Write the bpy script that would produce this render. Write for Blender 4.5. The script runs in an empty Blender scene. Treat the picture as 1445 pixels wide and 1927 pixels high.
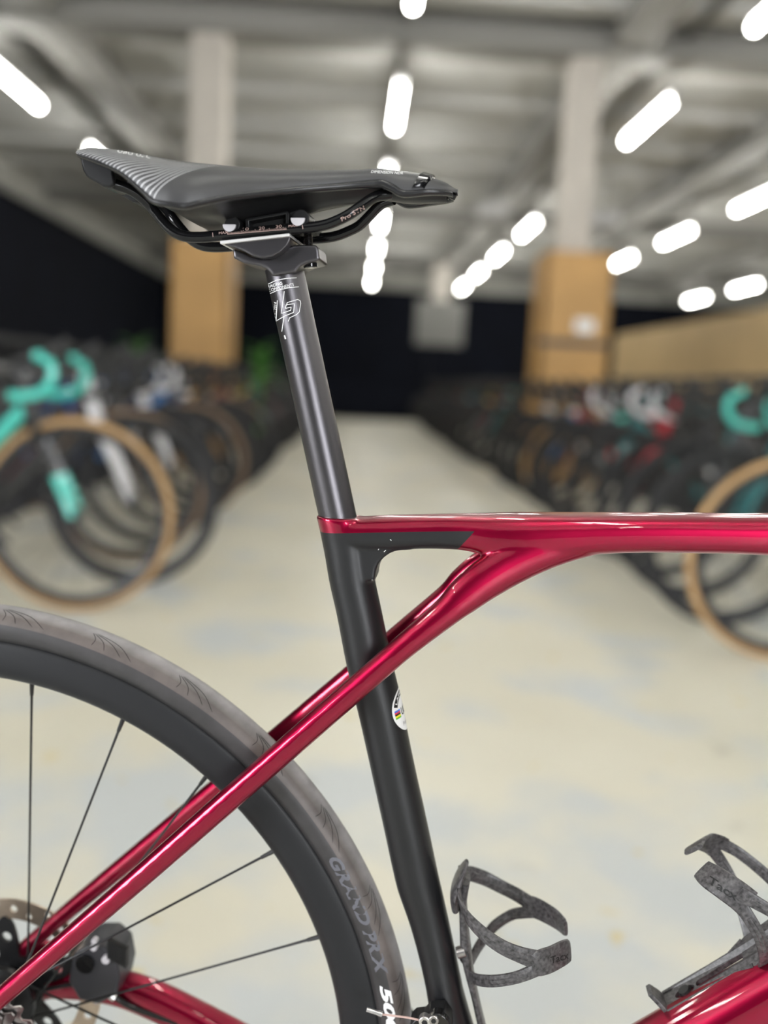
import bpy, bmesh, math, random
import numpy as np
from mathutils import Vector, Matrix
from mathutils.bvhtree import BVHTree

random.seed(7)
scene = bpy.context.scene
COL = scene.collection

# ------------------------------------------------------------------ camera
F_PX, W_PX, H_PX = 1750.0, 1445.0, 1927.0
CAM_H, PITCH, YAW, ROLL = 0.852, 0.13779, 0.03548, 0.05
_F = Vector((math.sin(YAW) * math.cos(PITCH), math.cos(YAW) * math.cos(PITCH), -math.sin(PITCH)))
_R0 = Vector((math.cos(YAW), -math.sin(YAW), 0.0))
_U0 = _R0.cross(_F)
_R = _R0 * math.cos(ROLL) + _U0 * math.sin(ROLL)
_U = _U0 * math.cos(ROLL) - _R0 * math.sin(ROLL)
cam_data = bpy.data.cameras.new('camera')
cam = bpy.data.objects.new('camera', cam_data)
COL.objects.link(cam)
cam.matrix_world = Matrix(((_R.x, _U.x, -_F.x, 0), (_R.y, _U.y, -_F.y, 0), (_R.z, _U.z, -_F.z, CAM_H), (0, 0, 0, 1)))
cam_data.sensor_fit = 'VERTICAL'
cam_data.sensor_height = 24.0
cam_data.sensor_width = 18.0
cam_data.lens = 24.0 * F_PX / H_PX
cam_data.clip_start = 0.01
cam_data.clip_end = 200
cam_data.dof.use_dof = True
cam_data.dof.focus_distance = 0.62
cam_data.dof.aperture_fstop = 1.58
cam_data.dof.aperture_blades = 0
scene.camera = cam

# ------------------------------------------------------------------ world, added light from behind, exposure
world = bpy.data.worlds.new('world')
scene.world = world
world.use_nodes = True
world.node_tree.nodes['Background'].inputs[0].default_value = (0.75, 0.85, 1.0, 1)
world.node_tree.nodes['Background'].inputs[1].default_value = 1.0
scene.view_settings.view_transform = 'Standard'
scene.view_settings.look = 'None'
scene.view_settings.gamma = 1.0
scene.view_settings.use_curve_mapping = False
scene.view_settings.exposure = 0.1

TUBE_EMIT = 45.0
BACK_Y = -7.5
ADDED_WINDOWS = (('front', 1.5, 4.7, 0.25, 2.95, 430.0), ('left', -5.0, -1.6, 0.7, 3.0, 600.0))   # wall, from, to, sill, head, watts
for wall, a0, a1, z0, z1, watts in ADDED_WINDOWS:  # unseen windows, added for the two highlight bands on the seatpost
    sun_l = bpy.data.lights.new('added_daylight', 'AREA')
    sun_l.shape = 'RECTANGLE'
    sun_l.size, sun_l.size_y = a1 - a0, z1 - z0
    sun_l.energy = watts
    sun_l.color = (0.95, 0.97, 1.0)
    sun_o = bpy.data.objects.new('added_daylight', sun_l)
    COL.objects.link(sun_o)
    if wall == 'front':
        sun_o.location = ((a0 + a1) / 2, BACK_Y - 0.25, (z0 + z1) / 2)
        sun_o.rotation_euler = (math.radians(90), 0, 0)                      # faces +Y, into the hall
    else:
        sun_o.location = (-5.8 - 0.25, (a0 + a1) / 2, (z0 + z1) / 2)
        sun_o.rotation_euler = (math.radians(90), 0, math.radians(-90))      # faces +X, into the hall

# ------------------------------------------------------------------ small helpers
TH = math.radians(7.94)
BD = 0.625
BU = Vector((math.cos(TH), -math.sin(TH), 0))      # bike forward
BN = Vector((math.sin(TH), math.cos(TH), 0))       # bike lateral, away from viewer


def px_ray(px, py):
    return _R * ((px - W_PX / 2) / F_PX) + _U * (-(py - H_PX / 2) / F_PX) + _F


def at(px, py, off=0.0):
    """photo pixel -> bike-local point (x forward, y lateral, z up) on the plane at lateral offset off"""
    d = px_ray(px, py)
    p = d * ((BD + off) / d.dot(BN))
    return Vector((p.dot(BU), off, p.z + CAM_H))


def mpp(px, py, off=0.0):
    d = px_ray(px, py)
    return ((BD + off) / d.dot(BN)) / F_PX


CAM_L = Vector((0, -BD, CAM_H))


def ray_l(px, py):
    d = px_ray(px, py)
    return Vector((d.dot(BU), d.dot(BN), d.z)).normalized()


def cr(pts, n):
    """Catmull-Rom resampling of tuples"""
    P = [np.array(p, float) for p in pts]
    P = [2 * P[0] - P[1]] + P + [2 * P[-1] - P[-2]]
    out = []
    segs = len(P) - 3
    for i in range(segs):
        for k in range(n):
            t = k / n
            a, b, c, d = P[i:i + 4]
            out.append(0.5 * ((2 * b) + (-a + c) * t + (2 * a - 5 * b + 4 * c - d) * t * t + (-a + 3 * b - 3 * c + d) * t ** 3))
    out.append(P[-2])
    return out


class MB:
    """collects verts and faces of one mesh"""
    def __init__(self):
        self.v, self.f = [], []

    def add(self, vs, fs):
        o = len(self.v)
        self.v += [tuple(p) for p in vs]
        self.f += [tuple(i + o for i in f) for f in fs]
        return self

    def loft(self, rings, caps=True, closed=True, loop=False):
        n = len(rings[0])
        vs = [p for r in rings for p in r]
        fs = []
        m = len(rings)
        for i in range(m if loop else m - 1):
            a, b = i * n, ((i + 1) % m) * n
            for j in range(n if closed else n - 1):
                k = (j + 1) % n
                fs.append((a + j, a + k, b + k, b + j))
        if caps and not loop:
            fs.append(tuple(range(n))[::-1])
            fs.append(tuple((m - 1) * n + j for j in range(n)))
        return self.add(vs, fs)

    def tube(self, path, rad, seg=10, caps=True, loop=False):
        P = [Vector(p) for p in path]
        n = len(P)
        R = rad if isinstance(rad, (list, tuple)) else [rad] * n
        rings = []
        ref = None
        for i in range(n):
            if loop:
                t = (P[(i + 1) % n] - P[i - 1]).normalized()
            else:
                t = (P[min(i + 1, n - 1)] - P[max(i - 1, 0)]).normalized()
            if ref is None:
                ref = Vector((0, 1, 0)) if abs(t.y) < 0.9 else Vector((1, 0, 0))
            a = (ref - t * ref.dot(t)).normalized()
            ref = a
            b = t.cross(a)
            rings.append([P[i] + (a * math.cos(2 * math.pi * j / seg) + b * math.sin(2 * math.pi * j / seg)) * R[i] for j in range(seg)])
        return self.loft(rings, caps, True, loop)

    def box(self, lo, hi):
        x0, y0, z0 = lo
        x1, y1, z1 = hi
        vs = [(x0, y0, z0), (x1, y0, z0), (x1, y1, z0), (x0, y1, z0), (x0, y0, z1), (x1, y0, z1), (x1, y1, z1), (x0, y1, z1)]
        return self.add(vs, [(3, 2, 1, 0), (4, 5, 6, 7), (0, 1, 5, 4), (1, 2, 6, 5), (2, 3, 7, 6), (3, 0, 4, 7)])

    def lathe_y(self, prof, seg, c=(0, 0, 0), loop=True):
        """profile of (radius, y) swept round the y axis"""
        rings = []
        for i in range(seg):
            a = 2 * math.pi * i / seg
            rings.append([(c[0] + r * math.cos(a), c[1] + y, c[2] + r * math.sin(a)) for r, y in prof])
        return self.loft(rings, False, loop, True)

    def cyl(self, p0, p1, r, seg=16):
        return self.tube([p0, p1], r, seg)

    def extrude_xz(self, poly, y0, y1):
        n = len(poly)
        vs = [(p[0], y0, p[1]) for p in poly] + [(p[0], y1, p[1]) for p in poly]
        fs = [tuple(range(n)), tuple(range(2 * n - 1, n - 1, -1))]
        fs += [(i, i + n, (i + 1) % n + n, (i + 1) % n) for i in range(n)]
        return self.add(vs, fs)

    def mesh(self, name):
        me = bpy.data.meshes.new(name)
        me.from_pydata(self.v, [], self.f)
        bm = bmesh.new()
        bm.from_mesh(me)
        bmesh.ops.recalc_face_normals(bm, faces=bm.faces)
        bm.to_mesh(me)
        bm.free()
        return me

    def build(self, name, mat, parent=None, smooth=True, bevel=0, sub=0, sharp=35):
        me = self.mesh(name)
        return link(name, me, mat, parent, smooth, bevel, sub, sharp)


def link(name, me, mat, parent=None, smooth=True, bevel=0, sub=0, sharp=35):
    ob = bpy.data.objects.new(name, me)
    COL.objects.link(ob)
    if mat is not None:
        me.materials.clear()
        me.materials.append(mat)
    if parent is not None:
        ob.parent = parent
    if bevel:
        m = ob.modifiers.new('bevel', 'BEVEL')
        m.width = bevel
        m.segments = 2
        m.limit_method = 'ANGLE'
        m.angle_limit = math.radians(30)
    if sub:
        m = ob.modifiers.new('sub', 'SUBSURF')
        m.levels = sub
        m.render_levels = sub
    if smooth:
        me.polygons.foreach_set('use_smooth', [True] * len(me.polygons))
        try:
            me.set_sharp_from_angle(angle=math.radians(sharp))
        except Exception:
            pass
    return ob


def tag(o, label=None, cat=None, group=None, kind=None):
    if label: o['label'] = label
    if cat: o['category'] = cat
    if group: o['group'] = group
    if kind: o['kind'] = kind
    return o


def empty(name, loc=(0, 0, 0), rz=0.0):
    o = bpy.data.objects.new(name, None)
    COL.objects.link(o)
    o.location = loc
    o.rotation_euler = (0, 0, rz)
    o.empty_display_size = 0.1
    return o


# ------------------------------------------------------------------ materials
def mat(name, col, rough=0.5, metal=0.0, coat=0.0, coat_r=0.03, emit=0.0, spec=0.5, bump=None, vary=None):
    """bump=(scale, strength); vary=(scale, amount) multiplies the colour by noise"""
    m = bpy.data.materials.new(name)
    m.use_nodes = True
    nt = m.node_tree
    b = nt.nodes['Principled BSDF']
    b.inputs['Base Color'].default_value = (*col, 1)
    b.inputs['Roughness'].default_value = rough
    b.inputs['Metallic'].default_value = metal
    b.inputs['Coat Weight'].default_value = coat
    b.inputs['Coat Roughness'].default_value = coat_r
    b.inputs['Specular IOR Level'].default_value = spec
    if emit:
        b.inputs['Emission Color'].default_value = (*col, 1)
        b.inputs['Emission Strength'].default_value = emit
    if bump or vary:
        tc = nt.nodes.new('ShaderNodeTexCoord')
    if vary:
        nz = nt.nodes.new('ShaderNodeTexNoise')
        nz.inputs['Scale'].default_value = vary[0]
        nz.inputs['Detail'].default_value = 4
        nt.links.new(tc.outputs['Object'], nz.inputs['Vector'])
        mr = nt.nodes.new('ShaderNodeMapRange')
        mr.inputs['From Min'].default_value = 0.25
        mr.inputs['From Max'].default_value = 0.75
        mr.inputs['To Min'].default_value = 1 - vary[1]
        mr.inputs['To Max'].default_value = 1 + vary[1]
        nt.links.new(nz.outputs['Fac'], mr.inputs['Value'])
        mx = nt.nodes.new('ShaderNodeMix')
        mx.data_type = 'RGBA'
        mx.blend_type = 'MULTIPLY'
        mx.inputs['Factor'].default_value = 1
        mx.inputs['A'].default_value = (*col, 1)
        nt.links.new(mr.outputs['Result'], mx.inputs['B'])
        nt.links.new(mx.outputs['Result'], b.inputs['Base Color'])
    if bump:
        nb = nt.nodes.new('ShaderNodeTexNoise')
        nb.inputs['Scale'].default_value = bump[0]
        nb.inputs['Detail'].default_value = 2
        nt.links.new(tc.outputs['Object'], nb.inputs['Vector'])
        bp = nt.nodes.new('ShaderNodeBump')
        bp.inputs['Strength'].default_value = bump[1]
        bp.inputs['Distance'].default_value = 0.001
        nt.links.new(nb.outputs['Fac'], bp.inputs['Height'])
        nt.links.new(bp.outputs['Normal'], b.inputs['Normal'])
    return m


M = {}
M['red'] = mat('candy_red_paint', (0.31, 0.0005, 0.031), 0.32, 0.88, 0.75, 0.03, bump=(5200, 0.03))
M['matte'] = mat('matte_black_paint', (0.007, 0.0072, 0.0085), 0.40, 0, bump=(2600, 0.03), spec=0.5)
M['post'] = mat('satin_black_anodised', (0.105, 0.10, 0.107), 0.29, 0.9, bump=(3200, 0.09))
M['rail'] = mat('gloss_black_rail', (0.006, 0.006, 0.0065), 0.12, 0.0, spec=0.4)
M['silver'] = mat('brushed_silver', (0.75, 0.74, 0.74), 0.28, 1.0)
M['palegrey'] = mat('pale_anodised', (0.62, 0.60, 0.63), 0.5, 0.3)
M['steel'] = mat('steel', (0.45, 0.43, 0.42), 0.3, 1.0)
M['darksteel'] = mat('dark_steel', (0.16, 0.13, 0.11), 0.35, 1.0)
M['brown_steel'] = mat('heated_brown_steel', (0.50, 0.41, 0.33), 0.32, 1.0, vary=(40, 0.4))
M['rim'] = mat('matte_carbon_rim', (0.012, 0.0125, 0.0145), 0.46, bump=(1800, 0.04), spec=0.35)
M['plastic'] = mat('black_plastic', (0.012, 0.012, 0.013), 0.34, spec=0.35)
M['gloss_black'] = mat('gloss_black', (0.007, 0.007, 0.0075), 0.13, coat=0.2)
M['edge'] = mat('moulded_edge', (0.014, 0.014, 0.0155), 0.26)
M['deep'] = mat('deep_black', (0.006, 0.006, 0.006), 0.6)
M['white_print'] = mat('white_print', (0.85, 0.85, 0.85), 0.5)
M['grey_print'] = mat('grey_print', (0.12, 0.12, 0.14), 0.5)
M['pink_print'] = mat('faded_print', (0.55, 0.38, 0.34), 0.5)
M['spoke'] = mat('black_spoke', (0.02, 0.02, 0.021), 0.3, 0.4)
M['groove'] = mat('groove_dark', (0.012, 0.010, 0.010), 0.8)
M['cage'] = mat('worn_carbon_plastic', (0.068, 0.064, 0.066), 0.34, vary=(420, 0.9), bump=(700, 0.06))
M['sticker_white'] = mat('sticker_white', (0.86, 0.86, 0.86), 0.4)
for k, c in dict(blue=(0.06, 0.2, 0.75), red_s=(0.7, 0.04, 0.09), black=(0.01, 0.01, 0.01), yellow=(0.9, 0.75, 0.02), green=(0.12, 0.5, 0.04)).items():
    M['st_' + k] = mat('sticker_' + k, c, 0.4)


def tyre_material():
    m = mat('road_tyre_rubber', (0.05, 0.045, 0.045), 0.48, spec=0.7)
    nt = m.node_tree
    b = nt.nodes['Principled BSDF']
    tc = nt.nodes.new('ShaderNodeTexCoord')
    sep = nt.nodes.new('ShaderNodeSeparateXYZ')
    nt.links.new(tc.outputs['Object'], sep.inputs[0])
    ab = nt.nodes.new('ShaderNodeMath'); ab.operation = 'ABSOLUTE'
    nt.links.new(sep.outputs['Y'], ab.inputs[0])
    com = nt.nodes.new('ShaderNodeCombineXYZ')
    nt.links.new(sep.outputs['X'], com.inputs['X'])
    nt.links.new(sep.outputs['Z'], com.inputs['Z'])
    ln = nt.nodes.new('ShaderNodeVectorMath'); ln.operation = 'LENGTH'
    nt.links.new(com.outputs[0], ln.inputs[0])
    ramp = nt.nodes.new('ShaderNodeValToRGB')
    mr = nt.nodes.new('ShaderNodeMapRange')
    mr.inputs['From Min'].default_value = 0.316
    mr.inputs['From Max'].default_value = 0.340
    nz = nt.nodes.new('ShaderNodeTexNoise'); nz.inputs['Scale'].default_value = 60; nz.inputs['Detail'].default_value = 5
    nt.links.new(tc.outputs['Object'], nz.inputs['Vector'])
    nt.links.new(ln.outputs['Value'], mr.inputs['Value'])
    nt.links.new(mr.outputs['Result'], ramp.inputs['Fac'])
    cr_ = ramp.color_ramp
    cr_.elements[0].position = 0.0; cr_.elements[0].color = (0.012, 0.0115, 0.0125, 1)
    cr_.elements[1].position = 1.0; cr_.elements[1].color = (0.30, 0.285, 0.29, 1)
    for p, c in ((0.14, (0.014, 0.013, 0.014)), (0.16, (0.026, 0.024, 0.0255)), (0.56, (0.030, 0.027, 0.0285)), (0.575, (0.088, 0.070, 0.063)), (0.80, (0.105, 0.086, 0.080)), (0.90, (0.20, 0.185, 0.18))):
        e = cr_.elements.new(p); e.color = (*c, 1)
    mx = nt.nodes.new('ShaderNodeMix'); mx.data_type = 'RGBA'; mx.blend_type = 'MULTIPLY'
    mx.inputs['Factor'].default_value = 1.0
    mr2 = nt.nodes.new('ShaderNodeMapRange')
    mr2.inputs['From Min'].default_value = 0.3; mr2.inputs['From Max'].default_value = 0.7
    mr2.inputs['To Min'].default_value = 0.75; mr2.inputs['To Max'].default_value = 1.3
    nt.links.new(nz.outputs['Fac'], mr2.inputs['Value'])
    nt.links.new(ramp.outputs['Color'], mx.inputs['A'])
    nt.links.new(mr2.outputs['Result'], mx.inputs['B'])
    nt.links.new(mx.outputs['Result'], b.inputs['Base Color'])
    nb = nt.nodes.new('ShaderNodeTexNoise'); nb.inputs['Scale'].default_value = 1500
    nt.links.new(tc.outputs['Object'], nb.inputs['Vector'])
    bp = nt.nodes.new('ShaderNodeBump'); bp.inputs['Strength'].default_value = 0.08; bp.inputs['Distance'].default_value = 0.001
    nt.links.new(nb.outputs['Fac'], bp.inputs['Height'])
    nt.links.new(bp.outputs['Normal'], b.inputs['Normal'])
    return m


M['tyre'] = tyre_material()


def floor_material():
    m = mat('worn_painted_concrete', (0.6, 0.57, 0.48), 0.42)
    nt = m.node_tree
    b = nt.nodes['Principled BSDF']
    tc = nt.nodes.new('ShaderNodeTexCoord')

    def noise(scale, detail, off=0.0):
        mp = nt.nodes.new('ShaderNodeMapping')
        mp.inputs['Location'].default_value = (off, off * 0.7, 0)
        nt.links.new(tc.outputs['Object'], mp.inputs['Vector'])
        n = nt.nodes.new('ShaderNodeTexNoise')
        n.inputs['Scale'].default_value = scale
        n.inputs['Detail'].default_value = detail
        nt.links.new(mp.outputs['Vector'], n.inputs['Vector'])
        return n

    def ramp(src, p0, c0, p1, c1):
        r = nt.nodes.new('ShaderNodeValToRGB')
        r.color_ramp.elements[0].position = p0
        r.color_ramp.elements[0].color = c0
        r.color_ramp.elements[1].position = p1
        r.color_ramp.elements[1].color = c1
        nt.links.new(src.outputs['Fac'], r.inputs['Fac'])
        return r

    def mix(fac, a, bb):
        x = nt.nodes.new('ShaderNodeMix')
        x.data_type = 'RGBA'
        nt.links.new(fac.outputs[0], x.inputs['Factor'])
        for s, k in ((a, 'A'), (bb, 'B')):
            if isinstance(s, tuple):
                x.inputs[k].default_value = s
            else:
                nt.links.new(s, x.inputs[k])
        return x
    base = ramp(noise(0.8, 5), 0.3, (0.60, 0.565, 0.455, 1), 0.7, (0.72, 0.69, 0.585, 1))
    sp_ = nt.nodes.new('ShaderNodeSeparateXYZ')
    nt.links.new(tc.outputs['Object'], sp_.inputs[0])
    wear = nt.nodes.new('ShaderNodeMapRange')                 # paint worn through around the foreground
    wear.inputs['From Min'].default_value, wear.inputs['From Max'].default_value = 1.45, 2.1
    wear.inputs['To Min'].default_value, wear.inputs['To Max'].default_value = 0.11, -0.02
    nt.links.new(sp_.outputs['Y'], wear.inputs['Value'])
    gn = noise(2.4, 5, 3.1)
    ad = nt.nodes.new('ShaderNodeMath')
    nt.links.new(gn.outputs['Fac'], ad.inputs[0])
    nt.links.new(wear.outputs['Result'], ad.inputs[1])
    grey = nt.nodes.new('ShaderNodeValToRGB')
    grey.color_ramp.elements[0].position, grey.color_ramp.elements[1].position = 0.50, 0.64
    grey.color_ramp.elements[1].color = (.95, .95, .95, 1)
    nt.links.new(ad.outputs[0], grey.inputs['Fac'])
    m1 = mix(grey, base.outputs['Color'], (0.53, 0.555, 0.56, 1))
    yel = ramp(noise(9.0, 2, 7.7), 0.68, (0, 0, 0, 1), 0.75, (0.75, 0.75, 0.75, 1))
    m2 = mix(yel, m1.outputs['Result'], (0.62, 0.47, 0.13, 1))
    dk = ramp(noise(7.0, 3, 12.3), 0.66, (0, 0, 0, 1), 0.8, (0.6, 0.6, 0.6, 1))
    m3 = mix(dk, m2.outputs['Result'], (0.30, 0.29, 0.26, 1))
    nt.links.new(m3.outputs['Result'], b.inputs['Base Color'])
    return m


# ------------------------------------------------------------------ the hall
RX0, RX1, RY0, RY1, CZ = -5.8, 13.0, BACK_Y, 28.3, 4.15
M['floor'] = floor_material()
M['ceil'] = mat('grey_steel_deck', (0.54, 0.54, 0.525), 0.6, vary=(0.6, 0.12))
M['beam'] = mat('grey_painted_beam', (0.26, 0.255, 0.24), 0.6)
M['trunk'] = mat('grey_trunking', (0.13, 0.13, 0.13), 0.5)
M['navy'] = mat('navy_black_wall', (0.0035, 0.005, 0.011), 0.85, spec=0.2, vary=(0.8, 0.25))
M['palewall'] = mat('pale_wall_strip', (0.42, 0.42, 0.39), 0.7)
M['concrete'] = mat('pale_concrete', (0.58, 0.54, 0.49), 0.75, vary=(3, 0.12))
M['wood'] = mat('tan_plywood', (0.50, 0.29, 0.10), 0.5, vary=(2.5, 0.18))
M['wood2'] = mat('pale_plywood', (0.56, 0.40, 0.20), 0.55, vary=(1.5, 0.12))
M['tubelight'] = mat('lit_diffuser', (1.0, 0.985, 0.925), 0.5, emit=TUBE_EMIT)
M['lamp_body'] = mat('white_lamp_body', (0.55, 0.55, 0.55), 0.5)
M['greyboard'] = mat('grey_board', (0.22, 0.22, 0.21), 0.7)
M['frame_dark'] = mat('dark_window_frame', (0.05, 0.05, 0.055), 0.5)


def S(ob):
    ob['kind'] = 'structure'
    return ob


S(MB().box((RX0 - .2, RY0 - .3, -0.12), (RX1 + .2, RY1 + .2, 0)).build('floor', M['floor'], smooth=False))
ceil = S(MB().box((RX0 - .2, RY0 - .3, CZ), (RX1 + .2, RY1 + .2, CZ + 0.15)).build('ceiling', M['ceil'], smooth=False))
_, a0, a1, z0, z1, _w = ADDED_WINDOWS[1]
wl = S(MB().box((RX0 - .2, a1, 0), (RX0, RY1, 3.62)).box((RX0 - .2, RY0, 0), (RX0, a0, 3.62)).box((RX0 - .2, a0, 0), (RX0, a1, z0)).box((RX0 - .2, a0, z1), (RX0, a1, 3.62)).build('wall_left', M['navy'], smooth=False))
MB().box((RX0 - .2, RY0, 3.62), (RX0 + 0.02, RY1, CZ)).build('upper_strip', M['palewall'], wl, smooth=False)
wb = S(MB().box((RX0 - .2, RY1, 0), (RX1 + .2, RY1 + .2, 3.62)).build('wall_back', M['navy'], smooth=False))
MB().box((RX0 - .2, RY1 - .02, 3.62), (RX1 + .2, RY1 + .2, CZ)).build('upper_strip', M['palewall'], wb, smooth=False)
S(MB().box((RX1, RY0, 0), (RX1 + .2, RY1, CZ)).build('wall_right', M['navy'], smooth=False))
# wall behind the viewer with an added glazed opening
_, a0, a1, z0, z1, _w = ADDED_WINDOWS[0]
wf = MB()
wf.box((RX0 - .2, RY0 - .2, 0), (a0, RY0, CZ)).box((a1, RY0 - .2, 0), (RX1 + .2, RY0, CZ))
wf.box((a0, RY0 - .2, z1), (a1, RY0, CZ)).box((a0, RY0 - .2, 0), (a1, RY0, z0))
S(wf.build('wall_front', M['navy'], smooth=False))
gl = bpy.data.materials.new('window_glass')
gl.use_nodes = True
gl.node_tree.nodes.clear()
_o = gl.node_tree.nodes.new('ShaderNodeOutputMaterial')
_mx = gl.node_tree.nodes.new('ShaderNodeMixShader')
_t = gl.node_tree.nodes.new('ShaderNodeBsdfTransparent')
_g = gl.node_tree.nodes.new('ShaderNodeBsdfGlossy')
_g.inputs['Roughness'].default_value = 0.02
_mx.inputs[0].default_value = 0.06
gl.node_tree.links.new(_t.outputs[0], _mx.inputs[1])
gl.node_tree.links.new(_g.outputs[0], _mx.inputs[2])
gl.node_tree.links.new(_mx.outputs[0], _o.inputs[0])
for wi, (wall, a0, a1, z0, z1, _w) in enumerate(ADDED_WINDOWS):
    wo = empty('window_%d' % (wi + 1), (0, RY0 - .1, 0) if wall == 'front' else (RX0 - .1, 0, 0), 0 if wall == 'front' else math.radians(90))
    S(wo)
    n = 3
    st = (a1 - a0) / n
    for zz in (z0, z1 - .06):
        MB().box((a0, -.04, zz), (a1, .04, zz + .06)).build('window_frame', M['frame_dark'], wo, smooth=False)
    for i in range(n + 1):
        x = a0 + st * i
        MB().box((x - .03, -.04, z0 + .06), (x + .03, .04, z1 - .06)).build('mullion', M['frame_dark'], wo, smooth=False)
        if i < n:
            MB().box((x + .03, -.005, z0 + .06), (x + st - .03, .005, z1 - .06)).build('pane', gl, wo, smooth=False)
# ceiling: transverse purlins and longitudinal beams
pm = MB().box((RX0, -0.11, CZ - 0.10), (RX1, 0.11, CZ)).mesh('purlin')
y = RY0 + 0.8
while y < RY1:
    o = link('purlin', pm, M['beam'] if False else M['ceil'], ceil, False)
    o.location.y = y
    y += 1.5
for x, w, d in ((-2.95, .20, .26), (2.3, .18, .26), (4.75, .18, .26), (8.4, .18, .26)):
    MB().box((x - w, RY0, CZ - d), (x + w, RY1, CZ - 0.1)).build('beam', M['beam'], ceil, smooth=False)
for y in (8.9, 17.8, 26.0):
    MB().box((RX0, y - .2, CZ - .30), (RX1, y + .2, CZ - .1)).build('cross_beam', M['beam'], ceil, smooth=False)

# columns
def column(name, x, y, w, lab, clad=None):
    root = empty(name, (x, y, 0))
    MB().box((-w / 2, -w / 2, 0), (w / 2, w / 2, CZ - .30)).build('shaft', M['concrete'], root, smooth=False, bevel=.01)
    tag(root, lab, 'column')
    if clad:
        x0, x1, h = clad
        d = .30
        c = MB()
        c.box((x0 - x, -d, 0), (x1 - x, -d + .02, h)).box((x0 - x, d - .02, 0), (x1 - x, d, h))
        c.box((x0 - x, -d, 0), (x0 - x + .02, d, h)).box((x1 - x - .02, -d, 0), (x1 - x, d, h))
        c.build('plywood_cladding', M['wood'], root, smooth=False)
    return root


column('concrete_column', -1.45, 8.95, .32, 'pale concrete column boxed in tan plywood, standing left of the aisle', (-1.73, -1.20, 2.05))
cr_col = column('concrete_column', 1.95, 8.95, .28, 'pale concrete column boxed in tan plywood, standing right of the aisle', (1.68, 2.30, 2.12))
MB().box((-.32, -.315, 1.27), (.33, -.302, 1.33)).build('strap', M['frame_dark'], cr_col, smooth=False)  # dark bar standing in for what looks like a hung bicycle
MB().box((.02, -.325, 1.40), (.20, -.315, 1.52)).build('white_patch', M['sticker_white'], cr_col, smooth=False)  # white panel standing in for the pale spot on it
cf = column('concrete_column', 2.0, 23.9, .42, 'distant grey column with a wide grey board, beyond the end of the aisle')
MB().box((-.6, -.27, 1.85), (.6, -.22, 2.95)).build('grey_board', M['greyboard'], cf, smooth=False)
MB().box((-.24, -.24, 0), (.24, .24, 1.85)).build('dark_lower_casing', M['navy'], cf, smooth=False)

# plywood partition on the right, parallel to the aisle
pr = empty('plywood_partition', (5.0, 13.0, 0))
tag(pr, 'long pale plywood partition standing behind the right row of bicycles', 'partition')
for i in range(9):
    MB().box((0, -5.6 + i * 1.22, 0), (.05, -5.6 + i * 1.22 + 1.214, 2.0)).build('plywood_panel', M['wood2'], pr, smooth=False)
# dark counter at the end of the aisle
ct = MB().box((-2.2, 21.5, .06), (2.6, 22.0, .95)).box((-2.25, 21.45, .95), (2.65, 22.05, 1.0)).box((-2.1, 21.56, 0), (2.5, 21.95, .06)).build('counter', M['navy'], None, smooth=False)
tag(ct, 'long black counter closing the far end of the aisle', 'counter')

# ------------------------------------------------------------------ ceiling lights
LZ = CAM_H + 2.72
rows = {0.28: 'above the aisle', 2.80: 'just right of the aisle', 5.35: 'above the plywood partition', 9.3: 'far right of the hall', -3.5: 'above the left bicycles'}
hm = MB().box((-.03, -.78, .045), (.03, .78, .09)).box((-.025, -.79, -.03), (.025, -.75, .05)).box((-.025, .75, -.03), (.025, .79, .05)).mesh('housing')
dm_ = MB()
prof = [(.033 * math.cos(a), .002 + .033 * math.sin(a)) for a in np.linspace(0, 2 * math.pi, 12, endpoint=False)]
dm_.loft([[(p[0], yy, p[1]) for p in prof] for yy in (-.75, .75)])
dmesh = dm_.mesh('diffuser')
rodm = MB().cyl((0, 0, .085), (0, 0, CZ - LZ), .006, 6).mesh('hanger')
for rx, where in rows.items():
    for k in range(-8, 7):
        ly = 6.45 + 3.27 * k
        if ly < RY0 + 1 or (rx < -3 and k > 2) or (rx == 2.80 and k == 2):
            continue
        L = empty('ceiling_light', (rx, ly, LZ))
        if ly > 5 and k < 5:
            nth = ('nearest', 'second', 'third', 'fourth', 'fifth')[k]
            tag(L, 'white tube light hung %s, %s in its row' % (where, nth), 'ceiling light', 'tube lights ' + where)
        else:
            tag(L, 'white tube light hung %s, %s' % (where, 'at the far end of its row' if k > 4 else 'nearer than the picture shows'), 'ceiling light', 'tube lights ' + where)
        link('housing', hm, M['lamp_body'], L, False)
        link('diffuser', dmesh, M['tubelight'], L, False)
        for hy in (-.6, .6):
            link('hanger', rodm, M['trunk'], L, False).location.y = hy
    tr = MB().box((rx - .03, RY0, CZ - .155), (rx + .03, RY1, CZ - .10)).build('cable_trunking', M['trunk'], ceil, smooth=False)
for x, yy, z in ((1.9, 14.2, 3.45), (3.6, 14.4, 3.45), (5.6, 12.2, 3.1)):
    h = empty('ceiling_unit', (x, yy, z))
    tag(h, {1.9: 'small pale unit hung under the ceiling left of the right column', 3.6: 'small pale unit hung under the ceiling just right of the right column', 5.6: 'small pale unit hung under the ceiling above the plywood partition'}[x], 'ceiling unit')
    MB().box((-.22, -.15, -.12), (.22, .15, .12)).build('casing', M['lamp_body'], h, smooth=False, bevel=.02)
    MB().cyl((0, 0, .12), (0, 0, CZ - z), .01, 8).build('hanger', M['trunk'], h)

# ------------------------------------------------------------------ bicycles in the rows
def tubes_mesh(name, lst, seg=8):
    m = MB()
    for path, r in lst:
        m.tube(path, r, seg)
    return m.mesh(name)


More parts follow.
